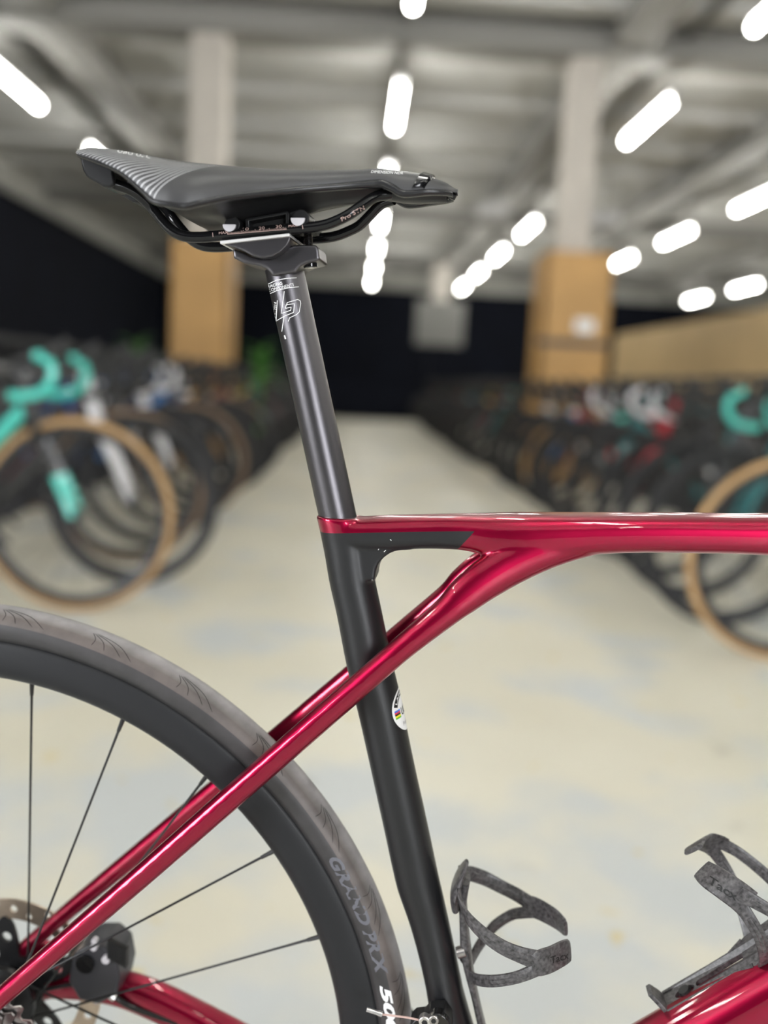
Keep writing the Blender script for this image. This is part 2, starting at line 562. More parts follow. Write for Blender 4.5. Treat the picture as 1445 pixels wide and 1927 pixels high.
WR = 0.34
RH, BB, FH = (-.405, 0, WR), (0, 0, .272), (.585, 0, WR)
SC, HT, HB = (-.155, 0, .77), (.388, 0, .835), (.428, 0, .69)
B = {}
B['frame'] = tubes_mesh('frame', [([SC, HT], [.019, .021]), ([(-.175, 0, .84), SC, BB], [.017, .018, .021]),
                                  ([(BB[0], -.04, BB[2]), (BB[0], .04, BB[2])], .024)]
                        + [([(-.15, s * .012, .72), (-.28, s * .04, .52), (RH[0], s * .066, RH[2])], [.011, .010, .009]) for s in (-1, 1)]
                        + [([(0, s * .03, .272), (-.16, s * .05, .30), (RH[0], s * .068, RH[2])], [.015, .013, .011]) for s in (-1, 1)])
B['down_tube'] = tubes_mesh('down_tube', [([BB, (HB[0] - .012, 0, HB[2] + .02)], [.026, .026])])
B['head_tube'] = tubes_mesh('head_tube', [([HT, HB], [.025, .029])], 12)
B['fork'] = tubes_mesh('fork', [([HB, (.44, 0, .665)], [.027, .022])]
                       + [([(.44, 0, .67), (.45, s * .035, .635), (.52, s * .045, .49), (FH[0], s * .052, FH[2])], [.018, .016, .014, .010]) for s in (-1, 1)])
fork_crown = tubes_mesh('fork_crown', [([(.436, -.03, .665), (.436, .03, .665)], .024)])
fork_tip = {s: tubes_mesh('fork_tip', [([(.525, s * .0455, .48), (.560, s * .049, .405), (FH[0], s * .052, FH[2])], [.0155, .0145, .0125])]) for s in (-1, 1)}
rimb = MB().lathe_y([(.318, -.012), (.316, .012), (.300, .012), (.284, .004), (.284, -.004), (.300, -.012)], 44)
rimb.cyl((0, -.05, 0), (0, .05, 0), .012, 8).cyl((0, -.03, 0), (0, .03, 0), .022, 8)
for i in range(20):
    a = 2 * math.pi * i / 20
    s = 1 if i % 2 else -1
    rimb.tube([(.02 * math.cos(a + 1), s * .028, .02 * math.sin(a + 1)), (.286 * math.cos(a), 0, .286 * math.sin(a))], .0011, 3)
B['wheel'] = rimb.mesh('wheel')
tp = [(.326 + .0145 * math.cos(p), .0145 * math.sin(p)) for p in np.linspace(-2.3, 2.3, 9)]
B['tyre'] = MB().lathe_y(tp, 44, loop=True).mesh('tyre')
bars = []
B['handlebar'] = tubes_mesh('handlebar', [([(.383, 0, .835), (.378, 0, .868)], .018), ([(.38, 0, .86), (.475, 0, .875)], .016),
                                          ([(.475, -.17, .878), (.475, .17, .878)], .0135)])
for s in (-1, 1):
    tape, hood = MB(), MB()
    tape.tube([tuple(p) for p in cr([(.505, s * .180, .882), (.525, s * .183, .882), (.556, s * .184, .86), (.562, s * .186, .815), (.53, s * .188, .768), (.47, s * .190, .752), (.425, s * .191, .752)], 3)], .016, 8)
    hood.tube([(.54, s * .183, .885), (.575, s * .183, .905), (.60, s * .183, .925), (.607, s * .183, .945)], [.016, .019, .017, .010], 8)
    hood.tube([(.60, s * .183, .915), (.615, s * .184, .85), (.60, s * .186, .79)], [.009, .007, .005], 6)
    B['bar_tape%d' % s] = tape.mesh('bar_tape')
    B['brake_hood%d' % s] = hood.mesh('brake_hood')
B['seatpost'] = tubes_mesh('seatpost', [([(-.172, 0, .83), (-.205, 0, .955)], .0136)], 10)
sad = MB()
secs = []
for x, w, z, h in ((-.335, .05, .975, .02), (-.32, .068, .968, .03), (-.27, .070, .962, .032), (-.21, .045, .966, .026), (-.15, .024, .972, .02), (-.09, .018, .972, .018), (-.07, .008, .968, .012)):
    secs.append([(x, w * math.cos(a), z + h * (math.sin(a) if math.sin(a) > 0 else .35 * math.sin(a))) for a in np.linspace(0, 2 * math.pi, 12, endpoint=False)])
sad.loft(secs)
B['saddle'] = sad.mesh('saddle')
crk = MB().cyl((0, -.05, .272), (0, -.046, .272), .095, 28).cyl((0, .05, .272), (0, -.062, .272), .02, 10)
crk.tube([(0, -.06, .272), (.12, -.065, .15)], [.014, .011], 8).tube([(0, .055, .272), (-.12, .065, .394)], [.014, .011], 8)
B['crankset'] = crk.mesh('crankset')
for me in list(B.values()) + [fork_crown] + list(fork_tip.values()):
    me.polygons.foreach_set('use_smooth', [True] * len(me.polygons))
    me.set_sharp_from_angle(angle=math.radians(40))
    me.materials.append(None)
fork_crown.materials.append(None) if not fork_crown.materials else None

PAL = dict(black=(.012, .012, .014), charcoal=(.04, .041, .045), navy=(.015, .025, .07), white=(.75, .74, .77), mint=(.08, .62, .52),
           red=(.45, .012, .03), darkred=(.13, .01, .02), blue=(.02, .16, .45), teal=(.02, .16, .17), grey=(.22, .23, .25), yellow=(.45, .36, .06), silver=(.45, .47, .5), rust=(.25, .07, .03))
PM = {k: mat('paint_' + k, c, .3, 0, .6) for k, c in PAL.items()}
TM = dict(tan=mat('tan_tyre', (.47, .29, .13), .7, vary=(6, .15)), brown=mat('brown_tyre', (.23, .15, .09), .7), black=mat('black_tyre', (.02, .02, .021), .7))
RUB = mat('black_rubber', (.018, .018, .019), .6)
WHL = mat('black_wheel', (.018, .018, .021), .35)


def prt(name, me, m, parent, loc=(0, 0, 0)):
    o = bpy.data.objects.new(name, me)
    COL.objects.link(o)
    o.parent = parent
    o.location = loc
    o.material_slots[0].link = 'OBJECT'
    o.material_slots[0].material = m
    return o


def row_bike(x, y, rz, label, group=None, frame='black', fork=None, tyre='black', tape='black', down=None, head=None, saddle='black', crown=None, tips=None):
    r = empty('bicycle', (x, y, 0), rz)
    tag(r, label, 'bicycle', group)
    prt('frame', B['frame'], PM[frame], r)
    prt('down_tube', B['down_tube'], PM[down or frame], r)
    prt('head_tube', B['head_tube'], PM[head or frame], r)
    fk = prt('fork', B['fork'], PM[fork or frame], r)
    prt('fork_crown', fork_crown, PM[crown or fork or frame], fk)
    if tips:
        for s in (-1, 1):
            prt('fork_tip', fork_tip[s], PM[tips], fk)
    for c in (RH, FH):
        w = prt('rear_wheel' if c is RH else 'front_wheel', B['wheel'], WHL, r, c)
        prt('tyre', B['tyre'], TM[tyre], w)
    hb = prt('handlebar', B['handlebar'], RUB, r)
    for s in (-1, 1):
        prt('bar_tape', B['bar_tape%d' % s], PM[tape] if tape != 'black' else RUB, hb)
        prt('brake_hood', B['brake_hood%d' % s], RUB, hb)
    prt('seatpost', B['seatpost'], RUB, r)
    prt('saddle', B['saddle'], PM[saddle] if saddle != 'black' else RUB, r)
    prt('crankset', B['crankset'], WHL, r)
    return r


LX, RXB = -1.545, 2.03
left = {
    0: dict(frame='black', down='mint', tips='mint', tyre='tan', tape='mint', label='black and mint road bike with tan tyres and mint bar tape on the left'),
    1: dict(frame='charcoal', head='white', fork='white', tyre='black', label='charcoal road bike with a white head tube and fork behind the mint-taped bike'),
    2: dict(frame='darkred', tyre='brown', label='dark red road bike third in the left row'),
    3: dict(frame='charcoal', tyre='black', label='charcoal road bike fourth in the left row'),
    4: dict(frame='navy', head='white', fork='white', tape='white', label='navy road bike with a white fork and white bar tape in the left row'),
    5: dict(frame='blue', fork='black', tyre='brown', label='blue road bike with brown-walled tyres in the left row'),
    7: dict(frame='white', tape='black', fork='black', label='white-framed road bike with a black fork in the left row'),
    9: dict(frame='black', tyre='brown', fork='grey'),
    14: dict(frame='black', tyre='brown'),
    15: dict(frame='yellow', fork='black', label='yellow-framed road bike beyond the left column'),
}
right = {
    0: dict(frame='teal', down='mint', fork='mint', tyre='tan', tape='mint', label='mint road bike with tan tyres, nearest in the right row'),
    1: dict(frame='teal', tyre='black', tape='mint', label='teal-framed road bike with mint bar tape second in the right row'),
    2: dict(frame='charcoal', tyre='black', label='charcoal road bike third in the right row'),
    4: dict(frame='black', fork='red', head='red', tape='white', label='black road bike with a red head tube and white bar tape in the right row'),
    6: dict(frame='black', head='mint', tape='white', label='black road bike with a mint head tube and white bar tape in the right row'),
    7: dict(frame='black', head='silver'),
    9: dict(frame='red', head='white', fork='blue', label='red road bike with a white head tube and blue fork in the right row'),
    11: dict(frame='silver', fork='navy', head='white', label='silver road bike with a navy fork in the right row'),
    16: dict(frame='teal', head='grey'),
    19: dict(frame='yellow', fork='grey', label='yellow-framed road bike far down the right row'),
    21: dict(frame='darkred'),
    24: dict(frame='grey'),
}
DARK = ['black', 'charcoal', 'black', 'navy', 'black', 'darkred', 'charcoal', 'black', 'teal']
for side, spec, x0, y0, rz in (('left', left, LX, 3.25, 0.0), ('right', right, RXB, 2.98, math.pi)):
    for k in range(38):
        yy = y0 + .45 * k
        if 8.25 < yy < 9.65:
            continue
        s = dict(spec.get(k, dict(frame=DARK[(k * 5 + (side == 'right')) % len(DARK)])))
        far = 'beyond the %s column' % side if yy > 9 else 'in front of the %s column' % side
        lab = s.pop('label', None)
        grp = 'bicycles in the %s row' % side
        if lab is None:
            lab = 'dark blurred road bike parked in the %s row %s' % (side, far)
            grp = 'dark bicycles in the %s row %s' % (side, far)
            if yy < 8.3:
                nth = ('first', 'second', 'third', 'fourth', 'fifth', 'sixth', 'seventh', 'eighth', 'ninth', 'tenth', 'eleventh', 'twelfth')[k]
                lab = '%s road bike, %s in the %s row counted from the viewer' % (s['frame'].replace('darkred', 'dark red'), nth, side)
        j = 0 if k < 2 else random.uniform(-.012, .012)
        row_bike(x0 + (0 if k == 0 else .09 if (k == 1 and side == 'left') else random.uniform(-.05, .03) * (1 if side == 'left' else -1)), yy, rz + j, lab, grp, **s)
for side, x0, rz, ys in (('left', -3.95, 0.0, np.arange(5.2, 20.2, .62)), ('right', 4.05, math.pi, np.arange(7.0, 18.2, .62))):
    for i, yy in enumerate(ys):
        row_bike(x0, float(yy), rz + random.uniform(-.012, .012), 'dark road bike in the second row behind the %s row' % side,
                 'second row of bicycles on the %s' % side, frame=DARK[(i * 4 + 2) % len(DARK)])

# potted plants by the left column
GR = mat('leaf_green', (.06, .22, .03), .5)
POT = mat('black_pot', (.02, .02, .02), .5)
lm = MB()
lr = []
for t in np.linspace(0, 1, 7):
    w = .055 * math.sin(math.pi * min(1, t * .92 + .04)) + .004
    lr.append([(t * .42, -w, .30 * t - .34 * t * t), (t * .42, 0, .30 * t - .34 * t * t + .012), (t * .42, w, .30 * t - .34 * t * t), (t * .42, 0, .30 * t - .34 * t * t - .004)])
lm.loft(lr)
leaf = lm.mesh('leaf')
for px_, py_, lab in ((-2.10, 9.0, 'leafy green plant in a pot left of the left column'), (-.93, 9.0, 'leafy green plant in a pot right of the left column')):
    p = empty('potted_plant', (px_, py_, 0))
    tag(p, lab, 'plant')
    MB().lathe_y([(.001, 0), (.11, 0), (.15, .32), (.135, .32), (.12, .29), (.001, .29)], 20).build('pot', POT, p).rotation_euler = (math.radians(90), 0, 0)
    MB().tube([(0, 0, .28), (.01, .01, .7), (0, 0, 1.02)], [.02, .016, .01], 8).build('stem', GR, p)
    for i in range(14):
        l = link('leaf', leaf, GR, p)
        l.location = (0, 0, .72 + .022 * i)
        l.rotation_euler = (0, -.25 - .05 * i, i * 2.4)
        l.scale = (.6, .8, .8)

# ================================================================== the bicycle in front
bike = empty('bicycle', (BN.x * BD, BN.y * BD, 0), -TH)
tag(bike, 'dark red and black road bike with a black saddle, in the foreground', 'bicycle')
HUB = Vector((-.361, 0, .34))
BBC = Vector((.036, 0, .268))


def plane_tube(pts, n=6, seg=20, power=2.0, mb=None):
    """pts: (px, py, lateral offset, half thickness in px seen from the side, lateral half width in m)"""
    P = cr(pts, n)
    C = [at(p[0], p[1], p[2]) for p in P]
    return rib_tube(C, [p[3] * mpp(p[0], p[1], p[2]) for p in P], [p[4] for p in P], seg, power, mb)


def rib_tube(C, A, Bw, seg=20, power=2.0, mb=None, flat_top=None):
    mb = mb or MB()
    rings = []
    for i, c in enumerate(C):
        t = (C[min(i + 1, len(C) - 1)] - C[max(i - 1, 0)])
        t.y = 0
        t.normalize()
        nrm = Vector((-t.z, 0, t.x))
        ring = []
        for j in range(seg):
            a = 2 * math.pi * j / seg
            ca, sa = math.cos(a), math.sin(a)
            ca = math.copysign(abs(ca) ** (2 / power), ca)
            sa = math.copysign(abs(sa) ** (2 / power), sa)
            ring.append(c + nrm * (A[i] * ca) + Vector((0, Bw[i] * sa, 0)))
        if flat_top is not None and i == 0:
            ring = [p + t * ((flat_top - p.z) / t.z) for p in ring]
        rings.append(ring)
    return mb.loft(rings)


def remesh(mb, voxel, iters=6, factor=.5):
    me = mb.mesh('tmp')
    ob = bpy.data.objects.new('tmp', me)
    COL.objects.link(ob)
    m = ob.modifiers.new('r', 'REMESH')
    m.mode = 'VOXEL'
    m.voxel_size = voxel
    if iters:
        s = ob.modifiers.new('s', 'SMOOTH')
        s.factor = factor
        s.iterations = iters
    dg = bpy.context.evaluated_depsgraph_get()
    dg.update()
    out = bpy.data.meshes.new_from_object(ob.evaluated_get(dg))
    bpy.data.objects.remove(ob)
    return out


# ---- frame: seat tube, top tube and seat stays grown as one shell, then cut along the paint lines
shell = MB()
edges = [(592, 690, 962), (597.5, 694, 985), (601, 697, 1010), (607, 700, 1040), (617.7, 706, 1088), (631.5, 718.7, 1149), (651, 740, 1250), (670.5, 758.5, 1329),
         (685.7, 771.5, 1395), (699, 784, 1455), (720.8, 806, 1554), (741.5, 826, 1649), (755, 835.5, 1690), (769, 844.5, 1730), (785.7, 857, 1789), (799.5, 869.5, 1849), (810, 883, 1905)]
sp = []
for l, r, y in edges:
    # edges are measured on horizontal lines; the tube leans about 15 degrees
    sp.append(((l + r) / 2, y, 0, (r - l) / 2 * .967, .0158))
sp[0] = (640.5, 972, 0, 43.5, .0160)
sp[1] = (645.5, 992, 0, 44, .0160)
sp[2] = (650, 1010, 0, 45, .0158)
sp[3] = (655, 1040, 0, 44, .0158)
Cst = [at(p[0], p[1], 0) for p in sp] + [BBC + Vector((0, 0, .02)), BBC]
Ast = [p[3] * mpp(p[0], p[1]) for p in sp] + [.0175, .0175]
Bst = [p[4] for p in sp[:-3]] + [.017, .019, .021] + [.026, .03]
Pst = cr([(c.x, c.y, c.z, a, b) for c, a, b in zip(Cst, Ast, Bst)], 4)
Pst = [Pst[0]] + Pst[5:]
rib_tube([Vector(p[:3]) for p in Pst], [p[3] for p in Pst], [p[4] for p in Pst], 28, 2.15, shell, flat_top=at(625, 976.5, -.0158).z)
fl = [at(p[0], p[1], -.0150) for p in ((650, 990), (770, 1000), (772, 1037), (748, 1037.5), (734, 1042), (722, 1050), (712, 1061), (706, 1077), (704, 1095), (660, 1095))]
shell.extrude_xz([(p.x, p.z) for p in fl], -.0132, .0132)
d0, d1 = at(1220, 1927, -.012), at(1445, 1795, -.012)
ddir = (d1 - d0).normalized()
dn = Vector((-ddir.z, 0, ddir.x))
dstart = d0 - dn * .0235 - ddir * ((d0 - BBC).dot(ddir))
HTB = dstart + ddir * .60
hd = Vector((.30, 0, -.954)).normalized()
HTT = HTB + Vector((0, 0, .01)) - hd * .145
# top tube: (px, y of near upper edge, y of lower edge, lateral half width)
tt = [(632, 978, 1020, .0156), (650, 978, 1030, .0160), (690, 977, 1036, .0163), (740, 975, 1037, .0165), (790, 974, 1034, .0165), (850, 973, 1035, .0175), (890, 973, 1040, .0195),
      (930, 972.5, 1052, .0215), (980, 972, 1060, .0225), (1040, 972, 1054, .0222), (1110, 972, 1046, .0215), (1200, 972, 1042, .0210), (1320, 972.5, 1043, .0205), (1460, 973, 1048, .0205), (1600, 973, 1055, .021), (1900, 976, 1085, .023)]
TT = []
for px, y0, y1, w in tt:
    a, b = at(px, y0, -w * .75), at(px, y1, -w * .5)
    TT.append(((a.x + b.x) / 2, 0, (a.z + b.z) / 2, abs(a.z - b.z) / 2, w))
_e = HTT + hd * .035
TT = TT[:-2] + [(TT[-1][0] * .75 + _e.x * .25 - .03, 0, TT[-1][2] * .8 + _e.z * .2, .020, .021), (_e.x, 0, _e.z, .022, .022)]
Pt = cr(TT, 5)
rib_tube([Vector(p[:3]) for p in Pt], [p[3] for p in Pt], [p[4] for p in Pt], 36, 3.2, shell)
stay = [(1210, 1004, -.0085, 28, .009), (1120, 1012, -.0100, 32, .0092), (1040, 1030, -.0122, 37, .0095), (970, 1057, -.0148, 40.5, .0095), (912, 1091, -.0182, 39, .0092), (870, 1124, -.0210, 34.5, .0088), (838, 1153, -.023, 28, .0085), (758, 1218.5, -.0265, 23.5, .0082),
        (700, 1269, -.028, 23.2, .008), (590, 1365, -.031, 23.5, .0078), (465, 1474.5, -.036, 23, .0076), (267, 1648, -.046, 21.5, .0074), (0, 1878, -.057, 18.5, .0070), (-126, 1990, -.0625, 18, .0065)]
Ps = cr(stay, 5)
Cs = [at(p[0], p[1], p[2]) for p in Ps]
As = [p[3] * mpp(p[0], p[1], p[2]) for p in Ps]
for s in (1, -1):
    rib_tube([Vector((c.x, c.y * s, c.z)) for c in Cs], As, [p[4] for p in Ps], 24, 2.3, shell)
fm = remesh(shell, .00125, 9, .5)
fb = bmesh.new()
fb.from_mesh(fm)


def cut(p, q):
    a, b = at(*p, -.0163), at(*q, -.0163)
    d = (b - a)
    nrm = Vector((-d.z, 0, d.x)).normalized()
    bmesh.ops.bisect_plane(fb, geom=fb.verts[:] + fb.edges[:] + fb.faces[:], plane_co=a, plane_no=nrm)
    return a, nrm


cA, nA = cut((600, 1004.5), (893, 998.5))
cB, nB = cut((893, 998.5), (858, 1037.5))
cS, nS = cut((905, 1060), (960, 1125))
sepx = at(893, 998.5)
if nA.z < 0: nA = -nA
if nB.x < 0: nB = -nB
if nS.x > 0: nS = -nS          # pointing back, towards the stays
groups = {'seat_tube': [], 'top_tube': [], 'seat_stay_n': [], 'seat_stay_f': []}
XR = (at(706, 1090).x, at(766, 1366).x)
ZH, Z85, X850 = at(880, 1042, -.0163).z, at(760, 1085).z, at(845, 1046).x
for f in fb.faces:
    c = f.calc_center_median()
    up = (c - cA).dot(nA) > 0
    fwd = (c - cB).dot(nB) > 0
    low = (c - cS).dot(nS) > 0
    beside = c.x > float(np.interp(-c.z, [-.735, -.715, -.60, -.40], [XR[0], XR[0], XR[1], XR[1] + .053])) + .0045
    near = 'seat_stay_n' if c.y < 0 else 'seat_stay_f'
    if up:
        g = 'top_tube'
    elif c.z > ZH:
        g = 'top_tube' if fwd else 'seat_tube'
    elif c.z < .60 and c.x > -.075:
        g = 'seat_tube'
    elif beside and (c.z < Z85 or c.x > X850):
        g = near if low else 'top_tube'
    elif abs(c.y) > .0178:
        g = near
    else:
        g = 'seat_tube'
    groups[g].append(f)
part = {}
for g, fs in groups.items():
    idx, vs, fl = {}, [], []
    for f in fs:
        t = []
        for v in f.verts:
            if v.index not in idx or True:
                k = v
                if k not in idx:
                    idx[k] = len(vs)
                    vs.append(v.co.copy())
                t.append(idx[k])
        fl.append(t)
    me = bpy.data.meshes.new(g)
    me.from_pydata(vs, [], fl)
    nm = g[:9] if g.startswith('seat_stay') else g
    o = link(nm, me, M['matte'] if g == 'seat_tube' else M['red'], bike, True, sharp=80)
    # shading normals taken from the uncut shell so the paint lines do not crease
    part[g] = (o, vs, fl)
fb.free()
tag(part['seat_tube'][0], label='matte black seat tube')
BV = {g: BVHTree.FromPolygons(vs, fl) for g, (o, vs, fl) in part.items()}


def mb_bvh(mb):
    return BVHTree.FromPolygons([Vector(v) for v in mb.v], mb.f)


# ---- down tube, head tube, chain stays, bottom bracket
Cd = [dstart + ddir * t for t in (0, .05, .15, .3, .45, .6)]
rib_tube(Cd, [.022, .0225, .0235, .0235, .0245, .026], [.028, .026, .0225, .0215, .022, .023], 32, 2.5).build('down_tube', M['red'], bike)
MB().tube([HTT, HTB - hd * .05, HTB + hd * .03], [.024, .025, .030], 24).build('head_tube', M['red'], bike)
MB().cyl(BBC + Vector((0, -.043, 0)), BBC + Vector((0, .043, 0)), .0235, 28).build('bottom_bracket', M['matte'], bike)
chain_far = [(20, 1852, .066, 24, .008), (120, 1850, .064, 27, .009), (215, 1857, .060, 31, .0105), (300, 1886, .056, 33, .0115), (420, 1946, .050, 32, .012), (600, 2040, .043, 31, .012), (860, 2180, .030, 36, .016)]
Pc = cr(chain_far, 5)
Cc = [at(p[0], p[1], p[2]) for p in Pc]
Ac = [p[3] * mpp(p[0], p[1], p[2]) for p in Pc]
for s in (1, -1):
    rib_tube([Vector((c.x, c.y * s, c.z)) for c in Cc], Ac, [p[4] for p in Pc], 20, 3.0).build('chain_stay', M['red'], bike)
for s in (1, -1):
    dp = MB().extrude_xz([(HUB.x + a * .02 + .004, HUB.z + b * .026) for a, b in ((-1, -.6), (0, -1), (1.2, -.6), (1.6, .3), (1.1, 1.3), (.2, 1.2), (-.8, .7))], s * .0615, s * .0695)
    dp.build('dropout', M['red'], bike, bevel=.001)

# ---- rear wheel
_rp = [(.3167, .0114), (.3163, .0122), (.3145, .0130), (.310, .0138), (.305, .0143), (.300, .0143), (.295, .0132), (.2905, .0103), (.2875, .0064), (.2860, .0022)]
rim_prof = [(r, -y) for r, y in _rp] + [(r, y) for r, y in _rp[::-1]] + [(.311, .0105), (.311, -.0105)]


def wheel_obj(name, center, parent):
    o = MB().lathe_y(rim_prof, 180).build(name, M['rim'], parent, sharp=50)
    o.location = center
    return o


def tyre_pt(ang, phi, lift=0.0):
    """ang: position round the wheel, phi: round the tyre section, 0 at the crown, positive towards the viewer"""
    r = .3252 + (.0145 + lift) * math.cos(phi)
    yv = -(.0145 + lift) * math.sin(phi) * 1.0
    return (r * math.cos(ang), yv, r * math.sin(ang))


rw = wheel_obj('rear_wheel', HUB, bike)
tprof = []
for p in np.linspace(-2.28, 2.28, 33):
    q = tyre_pt(0, p)
    tprof.append((q[0], q[1]))
tyme = MB().lathe_y(tprof, 200, loop=False)
MB.build(tyme, 'tyre', M['tyre'], rw, sharp=60)
# spokes and nipples
NIP = [math.radians(81.4 - 14.62 * k) for k in range(24)]
NIP = [math.radians(81.2 - 15 * k + (.25 * k if k < 6 else 0)) for k in range(24)]
for k, a in enumerate(NIP):
    near = (k // 1) % 2 == 1
    fy, fr = (-.020, .024) if near else (.034, .024)
    fa = a + math.radians(-110 if k == 2 else (-62 if (k // 2) % 2 == 0 else 62))
    p1 = Vector((.2865 * math.cos(a), (-.001 if near else .001), .2865 * math.sin(a)))
    p0 = Vector((fr * math.cos(fa), fy, fr * math.sin(fa)))
    d = (p1 - p0).normalized()
    MB().tube([p0, p0 + d * .03, p1 - d * .03, p1], [.0011, .0009, .0009, .0011], 8).build('spoke', M['spoke'], rw)
    MB().tube([p1 - d * .011, p1 - d * .002, p1 + d * .002], [.0014, .0018, .0022], 8).build('nipple', M['spoke'], rw)
hub = MB()
hub.lathe_y([(.008, -.06), (.0095, -.06), (.017, -.03), (.017, -.024), (.029, -.022), (.029, -.018), (.014, -.012), (.013, .022), (.029, .031), (.029, .036), (.018, .04), (.018, .05), (.012, .062), (.008, .062)], 40)
hub.build('hub', M['plastic'], rw)
# disc rotor: outer ring pierced with holes, five-arm carrier


def flat2d(loops, thick):
    """filled 2D outline with holes -> list of verts (x, z plane) / faces, via a filled curve"""
    cu = bpy.data.curves.new('c', 'CURVE')
    cu.dimensions = '2D'
    cu.fill_mode = 'BOTH'
    cu.extrude = thick / 2
    for lp in loops:
        s = cu.splines.new('POLY')
        s.points.add(len(lp) - 1)
        for q, (a, b) in zip(s.points, lp):
            q.co = (a, b, 0, 1)
        s.use_cyclic_u = True
    ob = bpy.data.objects.new('c', cu)
    COL.objects.link(ob)
    dg = bpy.context.evaluated_depsgraph_get()
    dg.update()
    me = bpy.data.meshes.new_from_object(ob.evaluated_get(dg))
    bpy.data.objects.remove(ob)
    return me


def circ(cx, cy, r, n=24, ry=None):
    return [(cx + r * math.cos(2 * math.pi * i / n), cy + (ry or r) * math.sin(2 * math.pi * i / n)) for i in range(n)]


def to_xz(me, y):
    for v in me.vertices:
        x, b, c = v.co
        v.co = (x, y + c, b)
    return me


RR = .0755
loops = [circ(0, 0, RR, 96), circ(0, 0, .0585, 72)]
for i in range(30):
    a = 2 * math.pi * i / 30 + .1
    rr = (.0635, .0675, .0715)[i % 3]
    loops.append(circ(rr * math.cos(a), rr * math.sin(a), .0026 if i % 3 != 1 else .0032, 12))
rot = link('brake_rotor', to_xz(flat2d(loops, .0018), .0555), M['brown_steel'], rw, False)
arm = []
for i in range(120):
    a = 2 * math.pi * i / 120
    r = .0265 + .0345 * max(0, math.cos(5 * (a - .45))) ** 1.2
    arm.append((r * math.cos(a + .004 * r), r * math.sin(a)))
loops = [arm] + [circ(.0425 * math.cos(.45 + 2 * math.pi * i / 5), .0425 * math.sin(.45 + 2 * math.pi * i / 5), .0045, 14) for i in range(5)]
link('rotor_carrier', to_xz(flat2d(loops, .0035), .0555), M['plastic'], rw, False)
MB().lathe_y([(.006, .057), (.019, .057), (.019, .0605), (.012, .062), (.006, .062)], 32).build('lockring', M['darksteel'], rw)
# cassette
cogs = [30, 27, 24, 21, 19, 17, 16, 15, 14, 13, 12]
for i, nt_ in enumerate(cogs):
    r = nt_ * .0127 / (2 * math.pi)
    out = []
    for k in range(nt_ * 4):
        a = 2 * math.pi * k / (nt_ * 4)
        rr = r + (.0030 if k % 4 in (1, 2) else -.0028)
        out.append((rr * math.cos(a), rr * math.sin(a)))
    ls = [out]
    if r > .034:
        ls += [circ((r - .013) * math.cos(j * 1.2566), (r - .013) * math.sin(j * 1.2566), .0055, 12) for j in range(5)]
    c = link('cog', to_xz(flat2d(ls, .0017), -.0245 - .0036 * i), M['steel'], rw, False)
    c.rotation_euler.y = .3 * i

# tread cuts on the near and far shoulders
gm = MB()


def strip_on(fn, pts, w):
    """thin ribbon along (u, v) points on a surface fn(u, v)"""
    P = cr(pts, 5)
    m = MB()
    L = [Vector(fn(*p)) for p in P]
    vs, fs = [], []
    for i, p in enumerate(L):
        t = (L[min(i + 1, len(L) - 1)] - L[max(i - 1, 0)]).normalized()
        nrm = Vector((fn.nrm(*P[i])))
        sd = t.cross(nrm).normalized()
        k = w * (.35 if i in (0, len(L) - 1) else 1)
        vs += [p + sd * k, p - sd * k]
    for i in range(len(L) - 1):
        fs.append((2 * i, 2 * i + 1, 2 * i + 3, 2 * i + 2))
    return vs, fs


class TyreFn:
    def __call__(self, a, p):
        return tyre_pt(a, p, .00012)

    def nrm(self, a, p):
        return Vector(tyre_pt(a, p, .002)) - Vector(tyre_pt(a, p, 0))


tfn = TyreFn()
dg_ = math.radians
cuts = [[(0, dg_(24)), (-.012, dg_(42)), (-.010, dg_(61))], [(-.004, dg_(24)), (-.030, dg_(42)), (-.040, dg_(63))], [(-.008, dg_(23)), (-.048, dg_(38)), (-.078, dg_(62))], [(-.010, dg_(21)), (-.064, dg_(33)), (-.103, dg_(61))],
        ]
for sgn in (1, -1):
    m = MB()
    for c in cuts:
        vs, fs = strip_on(tfn, [(a, p * sgn) for a, p in c], .00022)
        m.add(vs, fs)
    me = m.mesh('tread_cut')
    for k in range(31):
        o = link('tread_cut', me, M['groove'], rw, True)
        o.rotation_euler.y = -math.radians(85.6 - 11.61 * k)
        o['kind'] = 'stuff'


# ---- lettering
def text2d(s, bold=False, spacing=1.0, shear=0.0):
    cu = bpy.data.curves.new('t', 'FONT')
    cu.body = s
    cu.size = 1.0
    cu.space_character = spacing
    cu.shear = shear
    if bold:
        cu.offset = 0.018 if bold is True else bold
    cu.resolution_u = 3
    ob = bpy.data.objects.new('t', cu)
    COL.objects.link(ob)
    dg = bpy.context.evaluated_depsgraph_get()
    dg.update()
    me = bpy.data.meshes.new_from_object(ob.evaluated_get(dg))
    bpy.data.objects.remove(ob)
    vs = [(v.co.x, v.co.y) for v in me.vertices]
    fs = [tuple(p.vertices) for p in me.polygons]
    bpy.data.meshes.remove(me)
    x0 = min(v[0] for v in vs); x1 = max(v[0] for v in vs)
    return [((v[0] - x0) / (x1 - x0), v[1] / .73) for v in vs], fs


def mapped(name, vs, fs, fn, m, parent):
    out = [fn(*v) for v in vs]
    keep = [f for f in fs if all(out[i] is not None for i in f)]
    use = sorted({i for f in keep for i in f})
    rm = {i: k for k, i in enumerate(use)}
    me = bpy.data.meshes.new(name)
    me.from_pydata([out[i] for i in use], [], [tuple(rm[i] for i in f) for f in keep])
    return link(name, me, m, parent, False)


